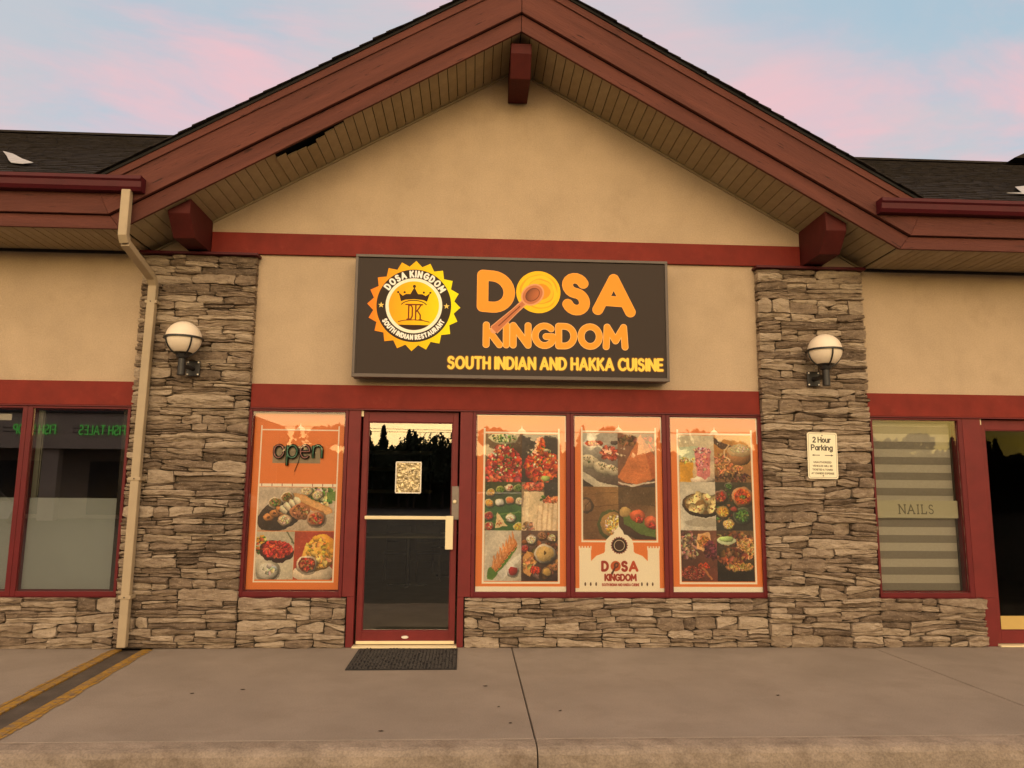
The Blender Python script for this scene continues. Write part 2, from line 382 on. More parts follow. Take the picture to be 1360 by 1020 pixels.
    def grain(s, amp, x0=0, y0=0, x1=None, y1=None, k=1):
        x1 = x1 or s.w; y1 = y1 or s.h
        n = s.rng.normal(0, amp, ((y1 - y0) // k + 1, (x1 - x0) // k + 1, 1)); n = np.repeat(np.repeat(n, k, 0), k, 1)[:y1 - y0, :x1 - x0]
        s.a[y0:y1, x0:x1] = np.clip(s.a[y0:y1, x0:x1] * (1 + n), 0, 1)
    def image(s, name):
        im = bpy.data.images.new(name, s.w, s.h, alpha=False); px = np.ones((s.h, s.w, 4), np.float32); px[..., :3] = np.clip(s.a, 0, 1)[::-1]
        im.pixels.foreach_set(px.ravel()); im.update(); im.pack(); return im

def arc(cx, cy, rx, ry, a0, a1, n=12):
    return [(cx + rx * cos(RAD(a0 + (a1 - a0) * i / n)), cy + ry * sin(RAD(a0 + (a1 - a0) * i / n))) for i in range(n + 1)]
GL = {  # stroke font: width, polylines; y up, cap height 1
 'A': (.86, [[(0, 0), (.43, 1), (.86, 0)], [(.17, .3), (.69, .3)]]), 'B': (.6, [[(0, 0), (0, 1), (.3, 1)] + arc(.3, .76, .26, .24, 90, -90) + [(0, .52)], arc(.3, .26, .3, .26, 90, -90) + [(0, 0)]]),
 'C': (.75, [arc(.48, .5, .46, .5, 48, 312, 18)]), 'D': (.78, [[(0, 0), (0, 1), (.28, 1)] + arc(.28, .5, .48, .5, 90, -90, 16) + [(0, 0)]]),
 'E': (.55, [[(.55, 0), (0, 0), (0, 1), (.55, 1)], [(0, .5), (.48, .5)]]), 'F': (.55, [[(0, 0), (0, 1), (.55, 1)], [(0, .5), (.48, .5)]]),
 'G': (.85, [arc(.48, .5, .47, .5, 45, 345, 18) + [(.9, .46), (.56, .46)]]), 'H': (.7, [[(0, 0), (0, 1)], [(.7, 0), (.7, 1)], [(0, .5), (.7, .5)]]),
 'I': (.0, [[(0, 0), (0, 1)]]), 'K': (.66, [[(0, 0), (0, 1)], [(.62, 1), (.03, .45)], [(.2, .6), (.66, 0)]]), 'L': (.5, [[(0, 1), (0, 0), (.5, 0)]]),
 'M': (.95, [[(0, 0), (.06, 1), (.475, .3), (.89, 1), (.95, 0)]]), 'N': (.74, [[(0, 0), (0, 1), (.74, 0), (.74, 1)]]), 'O': (.92, [arc(.46, .5, .46, .5, 0, 360, 24)]),
 'P': (.6, [[(0, 0), (0, 1), (.3, 1)] + arc(.3, .74, .28, .26, 90, -90) + [(0, .48)]]), 'R': (.64, [[(0, 0), (0, 1), (.3, 1)] + arc(.3, .74, .28, .26, 90, -90) + [(0, .48)], [(.3, .48), (.62, 0)]]),
 'S': (.62, [arc(.31, .76, .28, .24, 25, 265, 12) + arc(.31, .25, .3, .27, 85, -155, 14)]), 'T': (.7, [[(0, 1), (.7, 1)], [(.35, 1), (.35, 0)]]),
 'U': (.7, [[(0, 1), (0, .35)] + arc(.35, .35, .35, .35, 180, 360) + [(.7, 1)]]), 'V': (.75, [[(0, 1), (.37, 0), (.75, 1)]]), 'W': (1.1, [[(0, 1), (.27, 0), (.55, .8), (.83, 0), (1.1, 1)]]),
 'X': (.7, [[(0, 0), (.7, 1)], [(0, 1), (.7, 0)]]), 'Z': (.65, [[(0, 1), (.65, 1), (0, 0), (.65, 0)]]), '&': (.7, [[(.7, 0), (.15, .72)] + arc(.33, .8, .19, .2, 200, -20) + [(.05, .35)] + arc(.3, .24, .27, .24, 160, 370)]),
 '2': (.55, [arc(.28, .72, .26, .28, 160, -30) + [(0, 0), (.58, 0)]]), ' ': (.3, []),
 'o': (.55, [arc(.27, .33, .27, .33, 0, 360, 16)]), 'u': (.5, [[(0, .66), (0, .25)] + arc(.25, .25, .25, .25, 180, 360) + [(.5, .66)], [(.5, .3), (.5, 0)]]),
 'r': (.3, [[(0, 0), (0, .66)], arc(.25, .38, .25, .28, 180, 75)]), 'a': (.5, [arc(.25, .33, .25, .33, 0, 360, 14), [(.5, .66), (.5, 0)]]),
 'k': (.45, [[(0, 0), (0, 1)], [(.43, .66), (0, .28)], [(.14, .38), (.45, 0)]]), 'i': (.0, [[(0, 0), (0, .66)], [(0, .92), (0, .95)]]),
 'n': (.5, [[(0, 0), (0, .66)], arc(.25, .4, .25, .26, 180, 0) + [(.5, 0)]]), 'g': (.5, [arc(.25, .33, .25, .33, 0, 360, 14), [(.5, .66), (.5, -.1)] + arc(.25, -.1, .25, .2, 0, -150, 8)]),
 'p': (.55, [[(0, -.4), (0, .66)], arc(.28, .33, .28, .33, 0, 360, 16)]), 'e': (.52, [[(.02, .33), (.52, .33)] + arc(.26, .33, .26, .33, 0, 320, 16)]),
}
def layout(txt, gap=.28):
    x = 0; out = []
    for ch in txt:
        w, ls = GL[ch]; out.append((x, w, ls, ch)); x += w + (gap if ch != ' ' else .1)
    return out, x - gap
def text(cv, txt, x0, x1, ytop, ybot, hw, col, gap=.28, slope=0., rims=()):
    """text between x0..x1 (centre-lines), cap height ytop..ybot; slope in px per px"""
    lo, W = layout(txt, gap); sx = (x1 - x0) / W; h = ybot - ytop
    for pas, (w, c) in enumerate(list(rims) + [(hw, col)]):
        for gx, gw, ls, ch in lo:
            for l in ls: cv.stroke([(x0 + (gx + px) * sx, ybot - py * h + slope * ((gx + px) * sx)) for px, py in l], w, c)
def text_arc(cv, txt, cx, cy, r, a0, a1, size, hw, col, gap=.3, inner=False, asp=.9):
    """text on a circle, angles in degrees clockwise from up; inner=True reads along the bottom"""
    lo, W = layout(txt, gap); 
    for gx, gw, ls, ch in lo:
        t = (gx + gw / 2) / W; a = RAD(a0 + (a1 - a0) * t)
        ux, uy = sin(a), -cos(a)
        for l in ls:
            pts = []
            for px, py in l:
                dx = (px - gw / 2) * size * asp; dy = (py - .5) * size
                if not inner: tx, ty = cos(a), sin(a); pts.append((cx + ux * (r + dy) + tx * dx, cy + uy * (r + dy) + ty * dx))
                else: tx, ty = -cos(a), -sin(a); pts.append((cx + ux * (r - dy) + tx * dx, cy + uy * (r - dy) + ty * dx))
            cv.stroke(pts, hw, col)
def print_mat(name, cv, rough=.35, sat=None, spec=.5, val=1.0):
    mt, nt, N, L, P = new_mat(name); ti = N.new('ShaderNodeTexImage'); ti.image = cv.image(name); ti.interpolation = 'Linear'; ti.extension = 'EXTEND'
    uv = N.new('ShaderNodeUVMap'); L.new(uv.outputs[0], ti.inputs[0])
    if val != 1.0:
        hs = N.new('ShaderNodeHueSaturation'); hs.inputs['Value'].default_value = val; L.new(ti.outputs[0], hs.inputs['Color']); L.new(hs.outputs[0], P.inputs['Base Color'])
    else: L.new(ti.outputs[0], P.inputs['Base Color'])
    P.inputs['Roughness'].default_value = rough; P.inputs['Specular IOR Level'].default_value = spec; return mt
def sheet(name, m, parent, x0, x1, y, z0, z1, th=.003, nx=1, nz=1, yfun=None, uvbox=None, outline=None):
    """thin printed sheet with real thickness; UVs from x,z over uvbox"""
    ux0, ux1, uz0, uz1 = uvbox or (x0, x1, z0, z1)
    mb = MB()
    if outline: mb.prism_xz(outline, y, y + th)
    else:
        vs = [(x0 + (x1 - x0) * i / nx, y + (yfun(i / nx, j / nz) if yfun else 0), z0 + (z1 - z0) * j / nz) for j in range(nz + 1) for i in range(nx + 1)]
        n = len(vs); k = nx + 1
        fs = [(j * k + i, j * k + i + 1, (j + 1) * k + i + 1, (j + 1) * k + i) for j in range(nz) for i in range(nx)]
        vb = [(a, b + th, c) for a, b, c in vs]; fb = [tuple(n + q for q in reversed(f)) for f in fs]
        rim = [i for i in range(k)] + [j * k + nx for j in range(1, nz + 1)] + [nz * k + i for i in range(nx - 1, -1, -1)] + [j * k for j in range(nz - 1, 0, -1)]
        fr = [(rim[i], n + rim[i], n + rim[(i + 1) % len(rim)], rim[(i + 1) % len(rim)]) for i in range(len(rim))]
        mb.add(vs + vb, fs + fb + fr)
    o = mb.build(name, m, parent); me = o.data; uv = me.uv_layers.new(name='UVMap')
    for lp in me.loops:
        c = me.vertices[lp.vertex_index].co; uv.data[lp.index].uv = ((c.x - ux0) / (ux1 - ux0), (c.z - uz0) / (uz1 - uz0))
    return o

# ================================================================== GROUND
def ground():
    tag(box('parking_lot', 'asphalt', None, -150, 150, -220, -2.80, -.35, -.14), kind='structure')
    tag(box('ground', 'asphalt', None, -150, 150, -2.79, 60, -.35, -.16), kind='structure')
    pave = sub('pavement', None); pave['kind'] = 'structure'
    box('base_course', 'mortar', pave, -10, 10, -2.78, .1, -.159, -.035)
    joints = [-9.8, -6.45, -3.025, .39, 3.80, 7.2, 9.8]
    dr = .165
    rnd = random.Random(3)
    for a, b in zip(joints[:-1], joints[1:]):
        x0 = a + (dr if a == -3.025 else .004); x1 = b - (dr if b == -3.025 else .004)
        o = box('slab', 'concrete', pave, x0, x1, -2.655, .09, -.034, rnd.uniform(-.001, .001), bevel=.008)
        for v in o.data.vertices:                         # slab edges run along the slightly skewed channel
            if v.co.y < -2 and abs(abs(v.co.x + 3.025) - dr) < .002: v.co.x += .19
        # front strip of the slab: kerb with rounded, chipped nose
        n = 60; prof = [(-2.662, -.034), (-2.662, -.001), (-2.70, 0), (-2.775, -.003), (-2.805, -.012), (-2.826, -.036), (-2.835, -.08), (-2.842, -.15), (-2.75, -.15)]
        vs = []; fs = []
        xs0 = a + .004; xs1 = b - .004
        for i in range(n + 1):
            x = xs0 + (xs1 - xs0) * i / n; ch = rnd.random() ** 6 * .02; w = .004 * sin(x * 7) + .003 * sin(x * 17)
            for k, (y, z) in enumerate(prof):
                j = 0
                if 3 <= k <= 6: j = rnd.uniform(-.0025, .0025)
                vs.append((x, y + j + (w + ch if 4 <= k <= 5 else 0), z + j - (ch * .6 if k in (3, 4) else 0)))
        K = len(prof)
        for i in range(n):
            for k in range(K): fs.append((i * K + k, i * K + (k + 1) % K, (i + 1) * K + (k + 1) % K, (i + 1) * K + k))
        fs += [tuple(range(K)), tuple(range(n * K + K - 1, n * K - 1, -1))]
        MB().add(vs, fs).build('kerbstone', 'kerb', pave, smooth=False)
    # drain channel under the downpipe
    d = sub('drain_channel', None); tag(d, 'dark metal drain channel with worn yellow edges below the downpipe', 'drain')
    xa, xb = -3.03, -2.90
    def strip(name, m, o0, o1, z0, z1, jit=0):
        vs = []; fs = []; n = 70
        for i in range(n + 1):
            y = -.10 - (2.655 - .12) * i / n; x = -3.025 + .0692 * (.09 - y)
            j0 = rnd.uniform(-jit, jit) + jit * .8 * sin(i * .7); j1 = rnd.uniform(-jit, jit)
            vs += [(x + o0 + (j0 if o0 < -.1 else 0), y, z0), (x + o1 + (j1 if o1 > .1 else 0), y, z0), (x + o1 + (j1 if o1 > .1 else 0), y, z1), (x + o0 + (j0 if o0 < -.1 else 0), y, z1)]
        for i in range(n):
            for k in range(4): fs.append((i * 4 + k, i * 4 + (k + 1) % 4, i * 4 + 4 + (k + 1) % 4, i * 4 + 4 + k))
        fs += [(0, 1, 2, 3), (n * 4 + 3, n * 4 + 2, n * 4 + 1, n * 4)]
        MB().add(vs, fs).build(name, m, d)
    strip('cover_plate', 'plate', -.088, .088, -.034, -.008)
    strip('yellow_edge', 'yellow', -.160, -.090, -.034, .003, 0)
    strip('yellow_edge', 'yellow', .090, .160, -.034, .003, 0)
    # paint spilled past the channel onto the slabs, 4 mm proud
    for s in (-1, 1):
        vs = []; fs = []; n = 60
        for i in range(n + 1):
            y = -.12 - 2.5 * i / n; e = .184 + .006 * sin(i * .5 + s) + rnd.uniform(-.006, .006)
            xc = -3.025 + .0692 * (.09 - y); vs += [(xc + s * .165, y, .0035), (xc + s * (e + .012 * (i / n)), y, .0035)]
        for i in range(n): fs.append((i * 2, i * 2 + 1, i * 2 + 3, i * 2 + 2))
        MB().add(vs, fs).build('paint_edge', 'yellow', d)
    # scraps lying about
    LB = ['left of the pair in the left half', 'right of the pair in the left half', 'by the kerb near the long joint', 'closest to the long joint', 'just right of the long joint', 'in the right half', 'in front of the first small window', 'by the kerb under the mat']
    for k, (x, y) in enumerate([(-1.62, -1.52), (-1.94, -1.62), (.26, -2.36), (.20, -2.0), (.60, -2.1), (2.2, -1.75), (.12, -1.45), (-.52, -2.5)]):
        pts = [(x + .014 * cos(t) * (1 + .5 * cos(2 * t + k)), y + .011 * sin(t)) for t in [i * pi / 3 for i in range(6)]]
        vs = [(a, b, .0025 + .003 * (i % 2)) for i, (a, b) in enumerate(pts)] + [(x, y, .006)]
        o = MB().add(vs, [(i, (i + 1) % 6, 6) for i in range(6)] + [(5, 4, 3, 2, 1, 0)]).build('leaf_scrap', 'leafdeb')
        tag(o, 'tiny dark leaf scrap on the pavement, ' + LB[k], 'leaf', 'leaf scraps on the pavement')
ground()

# ================================================================== THE BUILDING
B = thing('shopping_plaza', 'one storey tan stucco plaza with big brown red timber gable and stone pillars', 'building')
S = .577; AX, AZ = .40, 5.76           # gable apex of the fascia's lower edge
def rake(x): return AZ - S * abs(x - AX)
def hexpoly(pts, mirror): return [(2 * AX - x, z) for x, z in reversed(pts)] if mirror else pts

def walls():
    g = MB().prism_xz([(-2.9, 2.405), (3.7, 2.405), (3.7, 3.712), (3.96, 3.712), (3.96, 3.76), (AX, AZ + .05), (-3.16, 3.76), (-3.16, 3.712), (-2.9, 3.712)], 0, .15).build('gable_wall', 'stucco', B)
    box('stucco_wall', 'stucco', B, -9.5, -2.902, .0, .15, 2.405, 3.710)
    box('stucco_wall', 'stucco', B, 3.702, 9.5, .0, .15, 2.405, 3.710)
    # masonry cores behind pillars and low stone walls
    for n, x0, x1 in (('wall_core', -3.30, -2.135), ('wall_core', 2.845, 3.95)):
        box(n, 'mortar', B, x0, x1, .0, .15, 0, 2.40)
    for x0, x1 in ((-9.5, -3.305), (-2.13, -1.15), (-.05, 2.84), (3.955, 4.94), (6.2, 9.5)):
        box('wall_core', 'mortar', B, x0, x1, .0, .15, 0, .45)
    box('wall_core', 'stucco', B, -9.5, -6.4, .0, .15, .452, 2.40); box('wall_core', 'stucco', B, 7.2, 9.5, 0, .15, .452, 2.40)
    # bands
    box('gable_band', 'red', B, -2.585, 3.30, -.032, -.001, 3.714, 3.93, bevel=.004)
    for x0, x1 in ((-2.118, 2.818), (-9.5, -3.209), (3.909, 9.5)):
        box('header_band', 'red', B, x0, x1, -.036, -.001, 2.203, 2.43, bevel=.004)
        box('header_flashing', 'maroon', B, x0, x1, -.045, -.001, 2.190, 2.2015)
    # rest of the building volume
    MB().box(-9.5, 9.5, 9.0, 9.15, 0, 4.2).box(-9.65, -9.5, 0, 9.15, 0, 4.2).box(9.5, 9.65, 0, 9.15, 0, 4.2).build('rear_wall', 'stucco', B)
    box('attic_floor', 'dark', B, -9.4, 9.4, .16, 8.9, 2.95, 3.0)
walls()

def fascia():
    f = sub('fascia', B)
    for mir in (False, True):
        MB().prism_xz(hexpoly([(-3.16, 3.705), (AX - .002, AZ), (AX - .002, AZ + .172), (-3.252, 3.825)], mir), -.685, -.655).build('lower_rake_board', 'fascia_r' if mir else 'fascia_l', f, bevel=.004)
        MB().prism_xz(hexpoly([(-3.252, 3.829), (AX - .002, AZ + .176), (AX - .002, AZ + .56), (-3.395, 4.128)], mir), -.722, -.687).build('upper_rake_board', 'fascia_r' if mir else 'fascia_l', f, bevel=.005)
        MB().prism_xz(hexpoly([(-3.375, 4.065), (AX - .002, AZ + .482), (AX - .002, AZ + .562), (-3.397, 4.130)], mir), -.738, -.724).build('rake_trim', 'fascia_r' if mir else 'fascia_l', f, bevel=.004)
        MB().prism_xz(hexpoly([(-9.5, 3.705), (-3.163, 3.705), (-3.255, 3.825), (-9.5, 3.825)], mir), -.685, -.655).build('lower_eave_board', 'fascia', f, bevel=.004)
        MB().prism_xz(hexpoly([(-9.5, 3.829), (-3.2535, 3.829), (-3.3955, 4.128), (-9.5, 4.128)], mir), -.720, -.687).build('upper_eave_board', 'fascia', f, bevel=.005)
    # short outer piece of board butted on at the right eave, as seen by its joint
    # soffit boards
    s = sub('soffit', B); rnd = random.Random(11)
    dx = .0866; g = .0035
    def proto(slope, sid):
        x1 = dx - g * 2; z = [0, slope * x1]
        mb = MB(); yA, yB = -.652, -.003
        mb.add([(0, yA, 0), (x1, yA, z[1]), (x1, yB, z[1]), (0, yB, 0), (0, yA, .012), (x1, yA, z[1] + .012), (x1, yB, z[1] + .012), (0, yB, .012)],
               [(0, 3, 2, 1), (4, 5, 6, 7), (0, 1, 5, 4), (1, 2, 6, 5), (2, 3, 7, 6), (3, 0, 4, 7)])
        return mb.build('soffit_board', 'soffit', s)
    pl, pr = proto(S, 0), proto(-S, 1); flat = None
    def put(p, x, z, first):
        o = p if first else p.copy()
        if not first: COL.objects.link(o); o.parent = s
        o.location = (x, 0, z + rnd.uniform(-.0015, .0015)); return o
    n = 41; zc = .012
    for i in range(n):
        x = AX - (i + 1) * dx; o = put(pl, x, rake(x) + zc, i == 0)
        cx = x + dx / 2
        if -1.86 < cx < -1.28:                                   # boards torn loose from the fascia
            me = pl.data.copy(); t = max(0, 1 - abs((cx + 1.60) / .30)); cut = .03 + .11 * t + rnd.uniform(-.02, .02)
            for v in me.vertices:
                if v.co.y < -.5: v.co.y += cut; v.co.z -= .012 + .012 * t
            o.data = me; o['label'] = 'torn soffit board with a jagged short end'
        x = AX + i * dx; put(pr, x + g, rake(x) + zc - .0, i == 0)
    fl = MB().box(0, dx - g * 2, -.652, -.003, 0, .012).build('soffit_board', 'soffit', s); first = True
    for i in range(36):
        for x in (-3.165 - (i + 1) * dx, 3.965 + i * dx):
            put(fl, x, 3.717, first); first = False
    # soffit backing: near-black sheets paint in the shade of the roof void
    for mir in (False, True):
        MB().prism_xz(hexpoly([(-3.2, 3.775), (AX, AZ + .075), (AX, AZ + .10), (-3.2, 3.80)], mir), -.65, -.0).build('void_shade_sheet', 'dark', s)
        MB().prism_xz(hexpoly([(-9.5, 3.775), (-3.21, 3.775), (-3.21, 3.80), (-9.5, 3.80)], mir), -.65, -.0).build('void_shade_sheet', 'dark', s)
    # closing trim where soffit meets the wall
    for mir in (False, True):
        MB().prism_xz(hexpoly([(-3.17, 3.690), (AX, AZ - .012), (AX, AZ + .008), (-3.17, 3.710)], mir), -.018, -.001).build('wall_moulding', 'soffit', s)
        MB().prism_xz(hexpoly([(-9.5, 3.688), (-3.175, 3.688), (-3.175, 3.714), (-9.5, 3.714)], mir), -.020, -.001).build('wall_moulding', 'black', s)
    # timber beams under the gable
    def beam(x0, x1, zb, zs):
        mb = MB().prism_yz([(-.001, zb), (-.44, zb), (-.60, zs), (-.60, 9), (-.001, 9)], x0, x1)
        mb.v = [(x, y, (rake(x) + .006 if z > 8 else z)) for x, y, z in mb.v]; return mb
    beam(-2.79, -2.592, 3.716, 3.90).build('beam', 'beam', B, bevel=.006)
    beam(3.306, 3.505, 3.716, 3.90).build('beam', 'beam', B, bevel=.006)
    mb = MB().prism_yz([(-.001, 5.395), (-.47, 5.395), (-.60, 5.585), (-.60, 5.69), (-.001, 5.69)], .305, .505); mb.build('beam', 'beam', B, bevel=.008)
fascia()

def roofs():
    r = sub('roof', B); rnd = random.Random(5)
    # decks
    for x0, x1, y0 in ((-9.7, -3.42, -.75), (4.22, 9.7, -.75), (-3.42, 4.22, .1)):
        z0 = 4.13 + S * (y0 + .75); z1 = 4.13 + S * (3.44 + .75)
        MB().prism_yz([(y0, z0 - .03), (3.44, z1 - .03), (3.44, z1), (y0, z0)], x0, x1).build('roof_deck', 'dark', r)
        MB().prism_yz([(3.44, z1 - .03), (9.5, 3.06), (9.5, 3.09), (3.44, z1)], x0, x1).build('rear_roof', 'shingle', r)
    for mir in (False, True):
        MB().prism_xz(hexpoly([(-3.41, 4.118), (AX, AZ + .565), (AX, AZ + .592), (-3.41, 4.145)], mir), -.75, 3.2).build('gable_roof_deck', 'dark', r)
    # shingle courses, one joined mass (several thousand)
    mb = MB(); ca, sa = cos(math.atan(S)), sin(math.atan(S)); L = (3.44 + .75) / ca; exp_ = .145; nc = int(L / exp_)
    for c in range(nc):
        for xa, xb in ((-9.6, -3.2), (4.0, 9.6)):
            x = xa + rnd.uniform(-.3, 0)
            while x < xb:
                w = rnd.choice((.12, .16, .2, .28)); l0 = c * exp_ + rnd.choice((0, 0, .012)) ; l1 = l0 + exp_ + .03; t = rnd.uniform(.006, .014)
                pts = []
                for l, h in ((l0, t + .008), (l1, t * .4)):
                    y = -.765 + l * ca; z = 4.125 + l * sa
                    pts += [(y, z), (y - h * sa, z + h * ca)]
                x0, x1 = x, min(x + w - .004, xb)
                # stop at the valley with the gable roof
                ym = -.765 + l0 * ca; lim = (3.395 + AX) - (ym + .75)
                if (AX - x1) < lim and x1 < AX: x += w; continue
                if (x0 - AX) < lim and x0 > AX: x += w; continue
                vs = [(xx, *p) for xx in (x0, x1) for p in pts]
                mb.add(vs, [(0, 4, 5, 1), (1, 5, 7, 3), (0, 1, 3, 2), (4, 6, 7, 5)]); x += w
    o = mb.build('shingle', 'shingle', r, fix=False); o['kind'] = 'stuff'
    mb = MB(); Lg = 3.81 / ca; ng = int(Lg / .14)
    for mir in (1, -1):
        for c in range(ng + 1):
            l0 = Lg - c * .14; l1 = l0 - .17      # distance from ridge down the slope
            y = -.775 + rnd.uniform(-.012, .006); t = rnd.uniform(.003, .009)
            while y < 3.1:
                w = rnd.uniform(.5, 1.0); y2 = min(y + w, 3.1)
                q = []
                for l, h in ((l0, t + .007), (max(l1, 0), .003)):
                    x = AX - mir * l * ca; z = AZ + .594 - l * sa; q += [(x, z), (x, z + h)]
                vs = [(a, yy, b) for yy in (y, y2) for a, b in q]
                mb.add(vs, [(0, 1, 3, 2), (4, 6, 7, 5), (1, 5, 7, 3), (0, 4, 5, 1), (0, 2, 6, 4)]); y = y2 + .003
    o = mb.build('gable_shingle', 'shingle', r); o['kind'] = 'stuff'
    box('ridge_cap', 'shingle', r, -9.7, 9.7, 3.38, 3.50, 6.545, 6.575)
    MB().prism_xz([(8.2, 6.56), (11, 6.56), (11, 7.1), (8.75, 6.82)], 3.2, 5).build('rear_roof', 'shingle', r)
    # gutters
    def gutter(x0, x1):
        g = sub('gutter', B)
        prof = [(-.722, 4.145), (-.722, 4.02), (-.79, 4.02), (-.812, 4.05), (-.818, 4.10), (-.835, 4.115), (-.835, 4.145), (-.828, 4.145), (-.828, 4.120), (-.81, 4.105), (-.805, 4.055), (-.786, 4.027), (-.73, 4.027), (-.73, 4.145)]
        MB().prism_yz(prof, x0, x1).build('trough', 'gutter', g)
        for x in ((x1 + .0015,) if x0 < 0 else (x0 - .0035,)):
            MB().prism_yz([(-.722, 4.147), (-.722, 4.018), (-.792, 4.018), (-.815, 4.05), (-.821, 4.10), (-.838, 4.115), (-.838, 4.147)], x, x + .002).build('end_cap', 'gutter', g)
    gutter(-9.4, -2.95); gutter(3.74, 9.4)
    # pale torn flashing on both side roofs
    def flash(pts, lbl):
        vs = [(x, y, 4.125 + S * (y + .765) + .045) for x, y in pts]; k = len(vs)
        vb = [(x, y, z - .004) for x, y, z in vs]
        o = MB().add(vs + vb, [tuple(range(k)), tuple(range(2 * k - 1, k - 1, -1))] + [(i, k + i, k + (i + 1) % k, (i + 1) % k) for i in range(k)]).build('loose_flashing', FLM, r); o['label'] = lbl
    flash(FL0, 'pale torn flashing strip on the left roof'); flash(FL1, 'pale torn flashing strip on the right roof')
FLM = mat('dull_flashing', (.42, .40, .38), .6, .2, 12)
FL0 = [(-5.2, .82), (-4.95, .60), (-4.62, .22), (-4.5, .10), (-4.33, -.07), (-4.37, -.17), (-4.52, -.10), (-4.66, .08), (-4.9, .42)]
FL1 = [(5.45, -.16), (5.66, -.10), (5.95, .36), (6.2, .5), (6.6, 1.0), (6.75, .2), (6.1, -.06), (5.62, -.19)]
roofs()

def downpipe():
    d = thing('downpipe', 'tan square downpipe running from the left gutter down the stone pillar', 'downpipe', (-3.07, -.17, 0))
    def at(p): return (p[0] + 3.07, p[1] + .17, p[2])
    pts = [(-3.078, -.775, 4.03), (-3.078, -.775, 3.62), (-3.074, -.74, 3.56), (-3.052, -.22, 3.40), (-3.05, -.165, 3.34), (-3.072, -.155, 1.9), (-3.078, -.155, .03), ]
    MB().tube([at(p) for p in pts[:3]], .039, r2=.033).build('upper_pipe', 'pipe', d, bevel=.008)
    MB().tube([at(p) for p in pts[2:4]], .038, r2=.032).build('elbow', 'pipe', d, bevel=.008)
    MB().tube([at(p) for p in pts[3:]], .039, r2=.033).build('lower_pipe', 'pipe', d, bevel=.008)
    for z, x in ((3.16, -3.054), (1.5, -3.074), (.45, -3.077)):
        box('strap', 'pipe', d, x + 3.07 - .055, x + 3.07 + .055, -.024, .085, z, z + .03, bevel=.003)
        MB().lathe([(0, -.0), (.006, 0), (.006, .004), (0, .004)], n=8).build('screw', 'black', d).matrix_local = Matrix.Translation((x + 3.07, -.027, z + .015)) @ Matrix.Rotation(pi / 2, 4, 'X')
downpipe()

